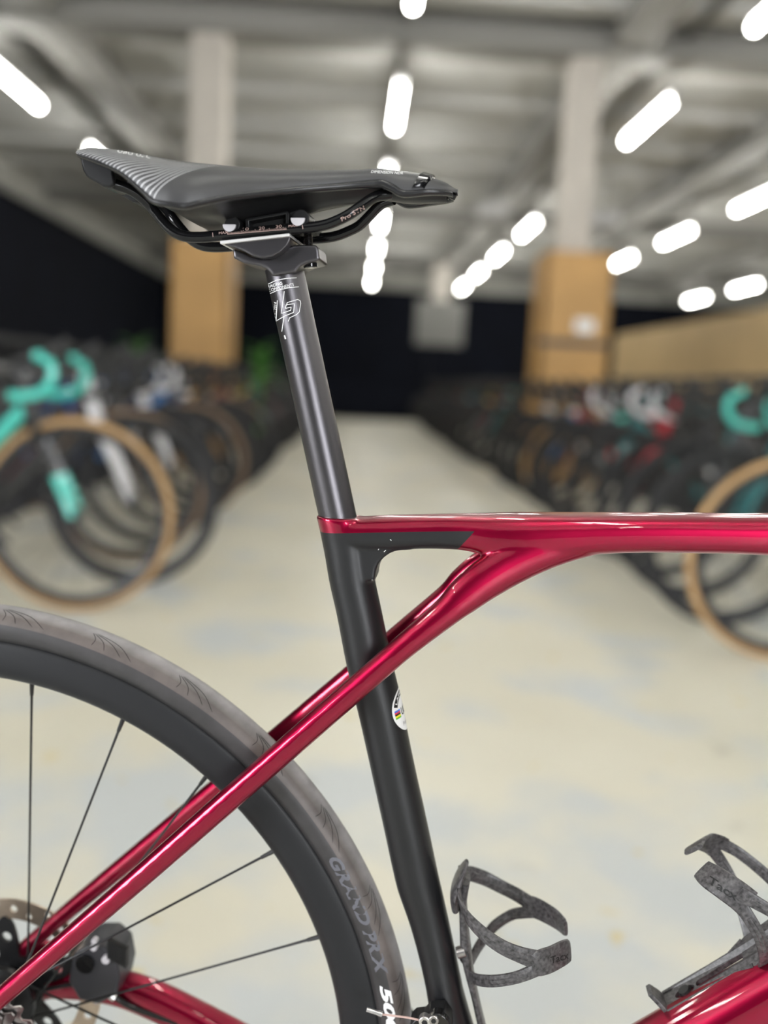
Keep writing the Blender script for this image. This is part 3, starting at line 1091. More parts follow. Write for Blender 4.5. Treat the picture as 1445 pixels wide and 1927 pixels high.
def px_surf(bvh, o, ex, ey, lift=.00015, org=None):
    def fn(u, v):
        px, py = o[0] + ex[0] * u + ey[0] * v, o[1] + ex[1] * u + ey[1] * v
        d = ray_l(px, py)
        loc, nor, _, _ = bvh.ray_cast(CAM_L, d)
        if loc is None:
            return None
        if nor.dot(d) > 0:
            nor = -nor
        if -nor.dot(d) < .03:
            return None
        return loc + nor * lift
    return fn


def px_line(pts, w, n=6):
    """ribbon in pixel space"""
    P = []
    for a, b in zip(pts[:-1], pts[1:]):
        for k in range(n):
            P.append((a[0] + (b[0] - a[0]) * k / n, a[1] + (b[1] - a[1]) * k / n))
    P.append(pts[-1])
    vs, fs = [], []
    for i, p in enumerate(P):
        q, r = P[max(i - 1, 0)], P[min(i + 1, len(P) - 1)]
        t = np.array((r[0] - q[0], r[1] - q[1])); t = t / (np.linalg.norm(t) + 1e-9)
        vs += [(p[0] - t[1] * w / 2, p[1] + t[0] * w / 2), (p[0] + t[1] * w / 2, p[1] - t[0] * w / 2)]
    for i in range(len(P) - 1):
        fs.append((2 * i, 2 * i + 1, 2 * i + 3, 2 * i + 2))
    return vs, fs


def lines_on(name, bvh, polylines, w, m, parent, lift=.00015):
    V, Fc = [], []
    for pl in polylines:
        vs, fs = px_line(pl, w)
        o = len(V)
        V += vs
        Fc += [tuple(i + o for i in f) for f in fs]
    ob = mapped(name, V, Fc, px_surf(bvh, (0, 0), (1, 0), (0, 1), lift), m, parent)
    ob['kind'] = 'stuff'
    return ob


def tyre_text(s, a0, a1, p0, p1, m, bold=.045):
    vs, fs = text2d(s, bold, 1.0, .25)
    mapped('tyre_lettering', vs, fs, lambda u, v: Vector(tyre_pt(math.radians(a0 + (a1 - a0) * u), math.radians(p0 + (p1 - p0) * v), .00016)), m, rw)['kind'] = 'stuff'


tyre_text('GRAND PRIX', 33.2, 16.6, 98, 66, M['grey_print'])
tyre_text('5000', 15.3, 6.2, 98, 70, M['white_print'])

# ---- seatpost
PR = .0128
pa, pb = at(536.5, 515, 0), at(634.3, 967, 0)
pdir = (pb - pa).normalized()
post_mb = MB().tube([pa - pdir * .004, pa + pdir * .05, pb, pb + pdir * .06], PR, 48)
post = post_mb.build('seatpost', M['post'], bike)
head = MB()


def poly_px(mb, pts, off, w):
    P = [at(p[0], p[1], off) for p in pts]
    return mb.extrude_xz([(p.x, p.z) for p in P], -w, w)


poly_px(head, [(438, 468), (455, 474), (475, 484), (492, 488), (510, 486), (528, 476), (542, 464), (560, 460.5), (594, 461), (599, 466), (602, 487), (598, 491), (580, 495), (566, 501), (560, 507), (557, 513), (514, 520), (509, 514), (502, 506), (490, 501), (462, 496), (440, 486)], -.014, .0150)
head.tube([pa + pdir * .002, pa - pdir * .010], [PR + .0001, PR * .9], 32)
hme = remesh(head, .0009, 5, .5)
head_bv = BVHTree.FromPolygons([v.co.copy() for v in hme.vertices], [tuple(p.vertices) for p in hme.polygons])
link('post_head', hme, M['post'], post, True, sharp=80)
lc = MB()
poly_px(lc, [(414, 458), (545, 444), (547, 449), (541, 460), (528, 474), (510, 483.5), (491, 485.5), (474, 481), (455, 471), (437, 464.5)], -.024, .0235)
lcm = remesh(lc, .0009, 3, .5)
link('lower_clamp', lcm, M['post'], post, True, sharp=60)
cl = MB()
poly_px(cl, [(413, 453), (544, 438.5), (545, 444), (414, 459)], -.027, .0265)
cl.build('clamp_edge', mat('lit_edge_pale', (.82, .81, .80), .38, .4), post, bevel=.0004)  # top edge of the clamp coloured pale, as if catching the light
up = MB()
poly_px(up, [(460, 411), (541, 396.5), (544, 402), (544, 430), (537, 430), (537, 403), (468, 416), (470, 438), (462, 440)], -.02, .0195)
up.build('upper_clamp', M['plastic'], post, bevel=.0006)
upi = MB()
poly_px(upi, [(424, 432), (432, 412), (445, 405), (460, 411), (541, 398), (556, 392), (574, 396), (586, 408), (593, 428), (592, 436), (424, 442)], -.009, .0088)
upi.build('clamp_web', M['deep'], post, bevel=.0006)
for cx_, cy_, r_, top in ((431, 423, 13.5, 415), (560, 411, 14.5, 405)):
    c0 = at(cx_, cy_, -.025)
    R_ = r_ * mpp(cx_, cy_, -.025)
    MB().cyl((c0.x + .0016, -.0235, c0.z + .0006), (c0.x + .0016, .0235, c0.z + .0006), R_ * 1.12, 32).build('barrel_nut', M['plastic'], post, bevel=.0006)
    half = [(c0.x + R_ * .93 * math.cos(a), c0.z + R_ * .93 * math.sin(a)) for a in np.linspace(math.radians(176), math.radians(366), 24)]
    MB().extrude_xz(half, -.0250, -.0230).build('nut_face', M['palegrey'], post, bevel=.0002)
b0, b1 = at(579, 432, -.004), at(582.5, 498, -.004)
ax = (b1 - b0).normalized()
MB().cyl(b0, b1, .0024, 16).build('clamp_bolt', M['plastic'], post)
thr = MB()
for i in range(11):
    c = b0 + ax * (.004 + i * .00085)
    thr.tube([c - ax * .0003, c, c + ax * .0003], [.0024, .0030, .0024], 16)
thr.build('bolt_thread', M['darksteel'], post)['kind'] = 'stuff'
bh = at(584, 494, -.006)
MB().tube([bh - ax * .003, bh + ax * .0035], [.0048, .0046], 20).build('bolt_head', M['gloss_black'], post, bevel=.0005)
MB().tube([bh + ax * .0030, bh + ax * .0037], [.0026, .0024], 6).build('bolt_socket', M['silver'], post)
# printing on the seatpost
pv = mb_bvh(post_mb)
vs, fs = text2d('RACING', True)
mapped('lettering', vs, fs, px_surf(pv, (504.5, 542.0), (27, -6.5), (-.8, -5.6)), M['white_print'], post)['kind'] = 'stuff'
vs, fs = text2d('COMPONENTS', False)
mapped('lettering', vs, fs, px_surf(pv, (506, 549.5), (47, -11.5), (-1, -6.0)), M['white_print'], post)['kind'] = 'stuff'
vs, fs = text2d('JD AL2014', False)
mapped('lettering', vs, fs, px_surf(pv, (519.5, 604), (1.0, -35), (-5, -1)), M['white_print'], post)['kind'] = 'stuff'
lines_on('band_line', pv, [[(502, 536), (520, 527.5), (540, 523.8), (558, 522.8)]], 1.3, M['white_print'], post)
lines_on('band_line', pv, [[(506, 553.5), (522, 546.5), (543, 541.5), (562, 539.8)]], 1.3, M['white_print'], post)
lines_on('logo', pv, [[(535, 548), (529.5, 590), (547, 584), (548, 578), (537, 580.5), (538.5, 573.5), (554, 571.5), (552.5, 588), (535, 595), (520, 604), (522, 565)],
                      [(539, 575), (540.5, 569.5), (560, 563.5), (564.5, 566), (565.5, 571), (563, 587), (558, 592), (545, 598), (542.5, 605)],
                      [(534.5, 596), (530.5, 624)]], 1.25, M['white_print'], post)
lines_on('scuff', pv, [[(535.5, 631), (537.5, 638)]], 2.6, M['white_print'], post)

# ---- saddle
edge = [(150, 290, .040), (185, 302, .052), (221, 318, .060), (249, 338, .065), (268, 355, .068), (289, 374, .070), (320, 381.5, .0712), (349, 384, .070), (380, 377.5, .066), (420, 369.5, .059),
        (480, 360.5, .047), (563, 352.5, .033), (646, 345, .0245), (700, 340, .0212), (718, 339, .0205), (738, 348, .0202), (760, 359.5, .0196), (806, 356, .0178), (838, 358.5, .0135), (850, 361, .0095), (857, 362.5, .0045)]
topl = [(150, 280, -.03), (170, 276.5, -.02), (200, 279, -.02), (240, 285.5, -.02), (300, 297, -.02), (380, 310, -.018), (450, 317, -.015), (520, 320, -.013), (600, 320, -.010), (680, 317, -.009), (715, 314, -.008), (745, 317.5, -.008), (780, 322, -.007),
        (800, 327, -.007), (818, 334, -.006), (840, 342, -.005), (852, 350, -.003), (857.5, 359, -.002)]
EP = [(at(p[0], p[1], -p[2]), p[2]) for p in edge]
ex_ = [e[0].x for e in EP]; ez_ = [e[0].z for e in EP]; ew_ = [e[1] for e in EP]
TPp = [at(*p) for p in topl]
tx_ = [p.x for p in TPp]; tz_ = [p.z for p in TPp]
sx0, sx1 = ex_[0], ex_[-1] + .0004
tx_[0] = min(tx_[0], sx0 - .004)


def smooth1(xs, zs, q, k=.0035):
    return float(np.mean(np.interp([q - k, q - k / 2, q, q + k / 2, q + k], xs, zs)))


def sad_sec(x):
    w = smooth1(ex_, ew_, x, .002)
    ze = smooth1(ex_, ez_, x, .0015)
    zt = smooth1(tx_, tz_, x, .004)
    return w, ze, max(zt - ze, .003)


XS = [sx0 - .0042, sx0 - .0036, sx0 - .0022] + list(np.linspace(sx0, sx1, 120)) + [sx1 + .0008]
NT = 64


def sad_pt(x, t, lift=0.0):
    """t 0..1 from the near edge over the top to the far edge"""
    w, ze, h = sad_sec(min(max(x, sx0), sx1))
    e = min(1, max(0, (sx0 - x) / .0042)) if x < sx0 else 0
    w = w * (1 - .10 * e)
    hh = h * (1 - .35 * e * e)
    ze = ze + (h - hh) * .5
    a = math.pi * t
    ca, sa = math.cos(a), math.sin(a)
    pw = 2.0 / np.interp(x, [-.26, -.19, -.12, -.05], [2.3, 2.5, 2.5, 2.3])
    yv = -w * math.copysign(abs(ca) ** pw, ca)
    zv = ze + hh * (abs(sa) ** (pw * 1.05))
    # shallow relief channel along the middle
    ch = .0022 * math.exp(-(yv / .008) ** 2) * np.interp(x, [-.26, -.235, -.08, -.06], [0, 1, 1, 0])
    return Vector((x, yv, zv - ch + lift))


cov = MB()
rings = [[sad_pt(x, j / NT) for j in range(NT + 1)] for x in XS]
cov.loft(rings, caps=False, closed=False)
n0 = len(cov.v)
cov.add([], [])
cov.f.append(tuple(range(NT + 1)))
cov.f.append(tuple(range(n0 - NT - 1, n0))[::-1])
sm = cov.mesh('saddle')
uv = sm.uv_layers.new(name='uv')
nring = NT + 1
for lp in sm.loops:
    vi = lp.vertex_index
    i, j = vi // nring, vi % nring
    uv.data[lp.index].uv = (XS[i] * 10, j / NT)
sad_m = mat('saddle_cover', (.026, .0255, .0275), .45, bump=(2400, .05), spec=.8)
nt = sad_m.node_tree
un = nt.nodes.new('ShaderNodeUVMap'); un.uv_map = 'uv'
su = nt.nodes.new('ShaderNodeSeparateXYZ'); nt.links.new(un.outputs[0], su.inputs[0])


def mth(op, a, b=None, c=None):
    n = nt.nodes.new('ShaderNodeMath'); n.operation = op
    for i, s in enumerate((a, b, c)):
        if s is None: continue
        if isinstance(s, (int, float)): n.inputs[i].default_value = s
        else: nt.links.new(s, n.inputs[i])
    return n.outputs[0]


tt_ = mth('ABSOLUTE', mth('SUBTRACT', mth('MULTIPLY', su.outputs['Y'], 2.0), 1.0))      # 1 at the edges, 0 in the middle
inw = mth('SUBTRACT', 1.0, tt_)
q = mth('SUBTRACT', mth('MULTIPLY', su.outputs['X'], .1), mth('MULTIPLY', mth('POWER', inw, 1.25), .060))
st_ = mth('GREATER_THAN', mth('FRACT', mth('MULTIPLY', q, 1 / .0030)), .79)
lim = mth('LESS_THAN', q, -.2035)
mid = mth('GREATER_THAN', tt_, .40)
msk = mth('MULTIPLY', mth('MULTIPLY', st_, lim), mid)
mxn = nt.nodes.new('ShaderNodeMix'); mxn.data_type = 'RGBA'
nt.links.new(msk, mxn.inputs['Factor'])
mxn.inputs['A'].default_value = (.026, .0255, .0275, 1)
mxn.inputs['B'].default_value = (.55, .55, .56, 1)
nt.links.new(mxn.outputs['Result'], nt.nodes['Principled BSDF'].inputs['Base Color'])
saddle = link('saddle', sm, sad_m, bike, True, sharp=50)
sv = BVHTree.FromPolygons([v.co.copy() for v in sm.vertices], [tuple(p.vertices) for p in sm.polygons])
# glossy lower edge
low = [(150, 294, 2.5), (221, 322, 3), (268, 360, 3.5), (289, 379, 4), (324, 386, 4.5), (349, 388.5, 4.6), (379, 382, 4.6), (420, 373.5, 4.6), (480, 365.5, 5.2), (563, 357.5, 5.2), (646, 351, 5.6), (700, 346.5, 6), (718, 346, 6), (738, 354, 6), (760, 365, 5.2), (806, 362, 4.8), (838, 363, 4.4), (852, 366, 4)]
lx = [e[0].x for e in EP]
for s in (1, -1):
    C_, A_, B_ = [], [], []
    for px, py, hp in low:
        w = float(np.interp(at(px, py, -.04).x, lx, ew_))
        w = float(np.interp(at(px, py, -w).x, lx, ew_))
        p = at(px, py, -w + .0012)
        C_.append((p.x, p.y * s, p.z)); A_.append(hp * 1.3 * mpp(px, py, -w)); B_.append(.0034)
    Q = cr([(*c, a, b) for c, a, b in zip(C_, A_, B_)], 5)
    rib_tube([Vector(p[:3]) for p in Q], [p[3] for p in Q], [p[4] for p in Q], 14, 2.2).build('edge_moulding', M['edge'], saddle)
# shell under the cover
bz = [(160, 300), (221, 325), (300, 386), (350, 399), (420, 421), (465, 419), (520, 403), (580, 384), (640, 373), (720, 362), (760, 372), (840, 368)]
BZ = [at(p[0], p[1], -.02) for p in bz]
sh = MB()
rg = []
for x in np.linspace(sx0 + .004, sx1 - .006, 60):
    w, ze, h = sad_sec(x)
    zb = min(smooth1([b.x for b in BZ], [b.z for b in BZ], x, .008), ze - .001)
    ring = []
    for j in range(17):
        a = math.pi * j / 16
        ca = math.cos(a)
        ring.append((x, -w * .94 * ca, ze - .0005 - (ze - zb) * max(0, 1 - abs(ca / .62) ** 2.2 if abs(ca) < .62 else 0)))
    ring.append((x, w * .5, ze + h * .4))
    ring.append((x, -w * .5, ze + h * .4))
    rg.append(ring)
sh.loft(rg)
sh.build('base_shell', M['plastic'], saddle, sharp=60)
for s in (1, -1):
    rb = MB()
    P = [at(p[0], p[1], -.036) for p in ((150, 294), (185, 305), (213, 318), (217, 346), (208, 354.5), (194, 351), (164, 334), (156, 320))]
    rb.extrude_xz([(p.x, p.z) for p in P], s * -.012, s * -.037).build('rail_socket', M['plastic'], saddle, bevel=.0015)
# rails
RO = -.0215
rl = [(206, 342), (221, 348.5), (240, 355), (255, 363), (271, 376), (286, 392), (303, 413), (318, 429), (334, 440), (352, 445.5), (375, 446.5), (398, 445), (470, 438), (545, 431), (585, 428), (612, 423.5), (636, 414.5), (658, 403), (680, 387.5), (697, 375.5), (712, 368.5), (735, 365)]
RL = []
for i, (a, b) in enumerate(rl):
    o = RO if 5 < i < 17 else (RO - .012 * (5 - i) / 5 if i <= 5 else RO + .012 * (i - 17) / 4)
    RL.append(tuple(at(a, b, o)))
RP = cr(RL, 5)
rail_mb = MB().tube(RP, .0035, 20)
for s in (1, -1):
    MB().tube([(p[0], p[1] * s, p[2]) for p in RP], .0035, 20).build('rail', M['rail'], saddle)
rv = mb_bvh(rail_mb)
vs, fs = text2d('Pro STN', False)
mapped('rail_lettering', vs, fs, px_surf(rv, (643.5, 416.5), (43, -23), (-3, -7)), M['pink_print'], saddle)['kind'] = 'stuff'
sc_l = []
for i in range(43):
    x = 428 + i * 2.62
    yb = 440.5 - (x - 428) * .0835
    sc_l.append([(x, yb), (x - .3, yb - (4.5 if i % 10 == 0 else 2.6))])
sc_l.append([(428, 441), (540, 431.6)])
lines_on('rail_scale', rv, sc_l, .75, M['pink_print'], saddle)
for s_, x, y in (('10', 457, 434.5), ('20', 487, 432.5), ('30', 519, 429.5)):
    vs, fs = text2d(s_, False)
    mapped('rail_lettering', vs, fs, px_surf(rv, (x, y), (11, -1.1), (0, -5.5)), M['pink_print'], saddle)['kind'] = 'stuff'
for s_, x, y, w in (('MAX', 412, 441, 17), ('MAX', 543, 428, 17)):
    vs, fs = text2d(s_, False)
    mapped('rail_lettering', vs, fs, px_surf(rv, (x, y), (w, -1.8), (0, -4.5)), M['pink_print'], saddle)['kind'] = 'stuff'
lines_on('rail_scale', rv, [[(400, 438), (401, 446)], [(569, 424), (570, 431)]], 1, M['pink_print'], saddle)
# lettering and nose band on the cover
vs, fs = text2d('prologo', False)


def sad_text(x0, x1, y0, y1):
    def fn(u, v):
        d = Vector((x0 + (x1 - x0) * u, y0 + (y1 - y0) * v, 2))
        loc, nor, _, _ = sv.ray_cast(d, Vector((0, 0, -1)))
        return None if loc is None else loc + Vector((0, 0, .0003))
    return fn


mapped('lettering', vs, fs, px_surf(sv, (284, 293), (-62, -11.5), (-3, 9), .0002), M['white_print'], saddle)['kind'] = 'stuff'
vs, fs = text2d('DIMENSION NDR', False)
mapped('lettering', vs, fs, px_surf(sv, (698, 325.5), (60, 3.2), (1.5, -5.0), .0002), M['white_print'], saddle)['kind'] = 'stuff'
nb_ = MB()
rr_ = []
xb0, xb1 = at(775, 355, -.019).x, at(797, 328, -.012).x
for k, off in enumerate((-.0006, .0006, .0068, .0080)):
    ring = []
    for j in range(41):
        t = .004 + .992 * j / 40
        bow = (xb1 - xb0) * math.sin(math.pi * t)
        p = sad_pt(xb0 + off + bow, t)
        w, ze, h = sad_sec(p.x)
        lift = .0017 if k in (1, 2) else -.0008
        ring.append(p + Vector((0, p.y / max(w, 1e-4) * lift, lift)))
    rr_.append(ring)
nb_.loft(rr_, caps=False, closed=False)
nb_.build('nose_band', M['gloss_black'], saddle, sharp=60)
tip = MB().tube([at(838, 366, 0), at(848, 367, 0), at(853, 371, 0), at(851.5, 376, 0)], [.0030, .0034, .0026, .0014], 12)
tip.build('nose_tip', M['gloss_black'], saddle)

# ---- round sticker on the front of the seat tube
stc = at(720, 1340, 0)
axd = (at(705, 1395 - 110, 0) - at(733, 1395, 0)).normalized()
fwd = Vector((axd.z, 0, -axd.x))
if fwd.x < 0: fwd = -fwd
stv = BV['seat_tube']


def stick(u, v, lift=.0002):
    """u round the tube (m, from the centre), v along it (m)"""
    ph = math.radians(88) + u / .0158
    d = (fwd * math.sin(ph) + Vector((0, -math.cos(ph), 0)))
    c = stc + axd * v
    loc, nor, _, _ = stv.ray_cast(c + d * .035, -d)
    return None if loc is None else loc + d * lift


def disc(r0, r1, a0, a1, n=28, m=5):
    vs, fs = [], []
    for i in range(n + 1):
        a = math.radians(a0 + (a1 - a0) * i / n)
        for j in range(m + 1):
            r = r0 + (r1 - r0) * j / m
            vs.append((r * math.cos(a), r * math.sin(a)))
    for i in range(n):
        for j in range(m):
            k = i * (m + 1) + j
            fs.append((k, k + 1, k + m + 2, k + m + 1))
    return vs, fs


stp = part['seat_tube'][0]
R0 = .0150
vs, fs = disc(0, R0, 0, 360, 48, 8)
stk = mapped('sticker', vs, fs, lambda u, v: stick(u, v, .00015), M['sticker_white'], stp)
stk['label'] = 'round white sticker with rainbow stripes'
vs, fs = disc(.0098, .0135, 22, 158, 30, 3)
mapped('sticker_print', vs, fs, lambda u, v: stick(u, v, .00025), M['st_black'], stp)['kind'] = 'stuff'
vs, fs = text2d('LAPIERRE', True)


def arc_txt(u, v):
    a = math.radians(148 - 116 * u)
    r = .0107 + .0020 * v
    return stick(r * math.cos(a), r * math.sin(a), .00033)


mapped('sticker_print', vs, fs, arc_txt, M['sticker_white'], stp)['kind'] = 'stuff'
vs, fs = text2d('UCI', True)
mapped('sticker_print', vs, fs, lambda u, v: stick(-.0056 + .0112 * u, -.0030 + .0056 * v, .0003), M['st_black'], stp)['kind'] = 'stuff'
vs, fs = text2d('Frame', False)
mapped('sticker_print', vs, fs, lambda u, v: stick(-.0062 + .0124 * u, -.0105 + .0030 * v, .0003), M['grey_print'], stp)['kind'] = 'stuff'
for sg in (-1, 1):
    for i, cn in enumerate(('blue', 'red_s', 'black', 'yellow', 'green')):
        z0 = .0023 - i * .0012
        vs = [(sg * (.0130 - .0058 * k / 4), z0 - .0012 * j) for k in range(5) for j in (0, 1)]
        fs = [(2 * k, 2 * k + 1, 2 * k + 3, 2 * k + 2) for k in range(4)]
        mapped('sticker_stripe', vs, fs, lambda u, v: stick(u, v, .0003), M['st_' + cn], stp)
lines_on('scuff', stv, [[(734, 1015), (736.5, 1017)], [(711.5, 1035), (713, 1032.5)], [(722.5, 1038.5), (726, 1035)], [(699.8, 1090.5), (700.4, 1091.6)]], 1.2, M['white_print'], stp)

# ---- bottle cages
def band(pts, parent, name, m, n=6, both=True, axis=None, thick=.0028):
    """flat strap: pts (px, py, off, half height px); wraps round the bottle, its width runs in the bike plane"""
    P = cr(pts, n)
    C = [at(p[0], p[1], p[2]) for p in P]
    hw = [p[3] * mpp(p[0], p[1], p[2]) for p in P]
    out = []
    for s in ((1, -1) if both else (1,)):
        rings = []
        for i, c in enumerate(C):
            t = (C[min(i + 1, len(C) - 1)] - C[max(i - 1, 0)]).normalized()
            a = axis - t * axis.dot(t)
            a.normalize()
            b = t.cross(a)
            ring = []
            for j in range(12):
                g = 2 * math.pi * j / 12
                ca = math.copysign(abs(math.cos(g)) ** .6, math.cos(g))
                sa = math.copysign(abs(math.sin(g)) ** .6, math.sin(g))
                p = c + a * (hw[i] * ca) + b * (thick / 2 * sa)
                ring.append(Vector((p.x, p.y * s, p.z)))
            rings.append(ring)
        mb = MB().loft(rings)
        mb.build(name, m, parent)
        out.append(mb)
    return out


# cage on the seat tube
ax1 = (at(860, 1650, 0) - at(905, 1850, 0)).normalized()
spine = [(876, 1652, 0, 9, .010), (871, 1690, 0, 8, .011), (872, 1720, 0, 8, .010), (874, 1755, 0, 9, .009), (877, 1790, 0, 10, .009), (884, 1830, 0, 8, .009), (893, 1870, 0, 6.5, .008), (902, 1910, 0, 6.5, .008), (915, 1965, 0, 7, .008)]
cg = plane_tube(spine, 5, 16, 3.0).build('bottle_cage', M['cage'], bike, sharp=60)
cg['label'] = 'worn black cage bolted to the seat tube'
hook = [(866, 1692, -.004, 15, .014), (861, 1672, -.004, 15, .0145), (866, 1650, -.003, 14, .014), (874, 1634, -.002, 9, .011), (880, 1624, 0, 4, .006)]
plane_tube([(858, 1700, 0, 9, .014), (857, 1680, 0, 10, .0155), (862, 1660, 0, 9, .015), (869, 1642, 0, 6, .0125), (877, 1627, 0, 3.5, .008), (880, 1623, 0, 2.5, .004)], 5, 16, 2.2).build('top_hook', M['cage'], cg)
band([(864, 1676, -.013, 12), (868, 1702, -.021, 14), (884, 1731, -.0305, 15), (912, 1759, -.0365, 15), (945, 1782, -.0385, 15), (980, 1797, -.0375, 16), (1010, 1806, -.034, 18)], cg, 'upper_strap', M['cage'], axis=ax1)
band([(884, 1836, -.008, 11), (900, 1844, -.020, 12), (930, 1846, -.0325, 12), (965, 1841, -.038, 12), (990, 1833, -.0372, 13), (1010, 1824, -.035, 14)], cg, 'lower_strap', M['cage'], axis=ax1)
band([(884, 1731, -.0305, 6), (912, 1759, -.0365, 6), (945, 1782, -.0385, 6), (980, 1797, -.0375, 6.5), (1004, 1804, -.0348, 7)], cg, 'strap_rib', M['cage'], axis=ax1, thick=.0042)
band([(900, 1844, -.020, 4.5), (930, 1846, -.0325, 5), (965, 1841, -.038, 5), (990, 1833, -.0372, 5.5)], cg, 'strap_rib', M['cage'], axis=ax1, thick=.0042)
pad1 = band([(1000, 1817, -.0362, 22), (1015, 1812, -.0340, 26), (1035, 1806, -.0290, 26), (1055, 1796, -.0215, 25), (1068, 1790, -.0150, 22), (1071, 1788, -.0130, 18)], cg, 'grip_pad', M['cage'], axis=ax1, thick=.0030)
pvb = mb_bvh(pad1[0])
vs, fs = text2d('Tacx', True)
mapped('lettering', vs, fs, px_surf(pvb, (1036, 1814), (34, -11), (-1, -14), .0002), M['deep'], cg)['kind'] = 'stuff'
bb = at(866, 1793, -.010)
MB().cyl(at(860, 1793, -.006), at(876, 1789, -.006), .0042, 20).build('cage_bolt', M['steel'], cg, bevel=.0005)
MB().cyl(at(866, 1871 - 74, .0), at(880, 1868 - 76, .0), .0062, 20).build('bolt_boss', M['plastic'], cg)

# cage on the down tube
ax2 = -ddir
ax2v = (at(1430, 1790, 0) - at(1240, 1900, 0)).normalized()


def cage2():
    dir_ = ax2v
    up_ = Vector((-dir_.z, 0, dir_.x))
    o = at(1262, 1908, -.008)

    def L(a, b, c):
        """a along the tube, b lateral, c away from the tube"""
        return o + dir_ * a + up_ * c + Vector((0, b + .008, 0))
    # base plate with slots
    outl = [(-.001, -.0095), (.0, -.0105), (.050, -.0105), (.060, -.0115), (.070, -.016), (.150, -.016), (.152, 0), (.150, .016), (.070, .016), (.060, .0115), (.050, .0105), (0, .0105), (-.001, .0095)]
    slot1 = [(.0115 + a * .0085 if False else .016 + .008 * math.cos(t), .0042 * math.sin(t)) for a, t in [(0, 2 * math.pi * i / 20) for i in range(20)]]
    slot2 = [(.045 + (.0165 if math.cos(t) > 0 else -.0165) + .0032 * math.cos(t), .0032 * math.sin(t)) for t in [2 * math.pi * i / 20 for i in range(20)]]
    me = flat2d([outl, slot1, slot2], .0035)
    for v in me.vertices:
        a, b, c = v.co
        v.co = L(a, b, c + .002 + max(0, a - .052) * .10)
    c_ = link('bottle_cage', me, M['cage'], bike, True)
    c_['label'] = 'worn black cage bolted to the down tube'
    # raised edge ribs either side
    for s in (1, -1):
        MB().tube([L(t, s * (.0100 + max(0, t - .055) * .35), .0035 + max(0, t - .052) * .1) for t in (0, .02, .04, .055, .068)], .0016, 10).build('edge_rib', M['cage'], c_)
    # foot lip
    lip = MB()
    lr_ = []
    for t, a, c in ((0, .0015, .001), (.3, -.0015, .004), (.7, -.0025, .010), (1, -.004, .0165), (1.1, -.0045, .018)):
        w = .0105 - .004 * t * t
        lr_.append([L(a - .0016, -w, c), L(a + .0016, -w, c), L(a + .0016, w, c), L(a - .0016, w, c)])
    lip.loft(lr_)
    lip.build('foot_lip', M['cage'], c_, bevel=.0006, smooth=False)
    MB().cyl(L(.016, 0, -.011), L(.016, 0, .001), .0060, 20).build('bolt_boss', M['cage'], c_)
    MB().tube([L(.016, 0, .003), L(.016, 0, .0055)], [.0048, .0040], 20).build('cage_bolt', M['plastic'], c_)
    return c_


cg2 = cage2()
pad2 = band([(1321, 1636, -.0135, 21), (1336, 1648, -.0215, 25), (1362, 1666, -.0300, 26), (1390, 1686, -.0350, 27), (1408, 1701, -.0370, 28)], cg2, 'grip_pad', M['cage'], axis=ax2v, thick=.0032)
band([(1390, 1679, -.0358, 12), (1402, 1687, -.0370, 14), (1425, 1700, -.0380, 13), (1455, 1718, -.0380, 12), (1500, 1748, -.0340, 12), (1540, 1776, -.0250, 12), (1565, 1796, -.0150, 12)], cg2, 'upper_strap', M['cage'], axis=ax2v, thick=.0022)
band([(1388, 1696, -.0352, 13), (1400, 1714, -.0366, 13), (1416, 1738, -.0375, 12), (1430, 1764, -.0360, 12), (1438, 1788, -.0300, 13), (1441, 1806, -.0215, 15), (1438, 1822, -.0110, 16)], cg2, 'lower_strap', M['cage'], axis=ax2v, thick=.0022)
band([(1412, 1693, -.0374, 5), (1430, 1703, -.0380, 5), (1455, 1718, -.0380, 5), (1500, 1748, -.0340, 5)], cg2, 'strap_rib', M['cage'], axis=ax2v, thick=.0038)
band([(1408, 1727, -.0371, 5), (1420, 1745, -.0374, 5), (1430, 1764, -.0360, 5), (1438, 1788, -.0300, 5)], cg2, 'strap_rib', M['cage'], axis=ax2v, thick=.0038)
pvb2 = mb_bvh(pad2[0])
vs, fs = text2d('Tacx', True)
mapped('lettering', vs, fs, px_surf(pvb2, (1331, 1661), (54, 35), (5.5, -14), .0002), M['deep'], cg2)['kind'] = 'stuff'

# ---- rear brake caliper on the far chain stay, hose
cal = MB()
P = [at(p[0], p[1], .058) for p in ((160, 1765), (185, 1752), (215, 1752), (238, 1772), (245, 1810), (238, 1842), (205, 1858), (170, 1850), (150, 1815))]
cal.extrude_xz([(p.x, p.z) for p in P], .036, .072)
calo = cal.build('brake_caliper', mat('caliper_grey', (.05, .05, .056), .4, .3), bike, bevel=.002)
for i in range(8):
    a = at(206 + i * 4.6, 1766 + i * 7.2 * .35, .034)
    MB().box((a.x - .0006, .031, a.z - .016), (a.x + .0006, .037, a.z + .0)).build('cooling_fin', M['deep'], calo, smooth=False)
for px, py, r in ((177, 1782, .0028), (200, 1805, .0034), (178, 1770, .0022)):
    a = at(px, py, .034)
    MB().cyl((a.x, .032, a.z), (a.x, .037, a.z), r, 18).build('caliper_bolt', M['palegrey'], calo, bevel=.0004)
a = at(160, 1815, .034)
MB().cyl((a.x, .033, a.z), (a.x, .037, a.z), .0075, 24).build('piston_cover', M['gloss_black'], calo)
MB().tube([at(60, 1868, .05), at(120, 1855, .046), at(190, 1846, .042), at(215, 1842, .042)], .0017, 10).build('hose_link', M['plastic'], calo)
MB().tube([tuple(p) for p in cr([tuple(at(205, 1868, .045)), tuple(at(245, 1893, .046)), tuple(at(300, 1913, .045)), tuple(at(350, 1930, .044)), tuple(at(430, 1965, .042))], 4)], .0026, 12).build('brake_hose', M['gloss_black'], bike)
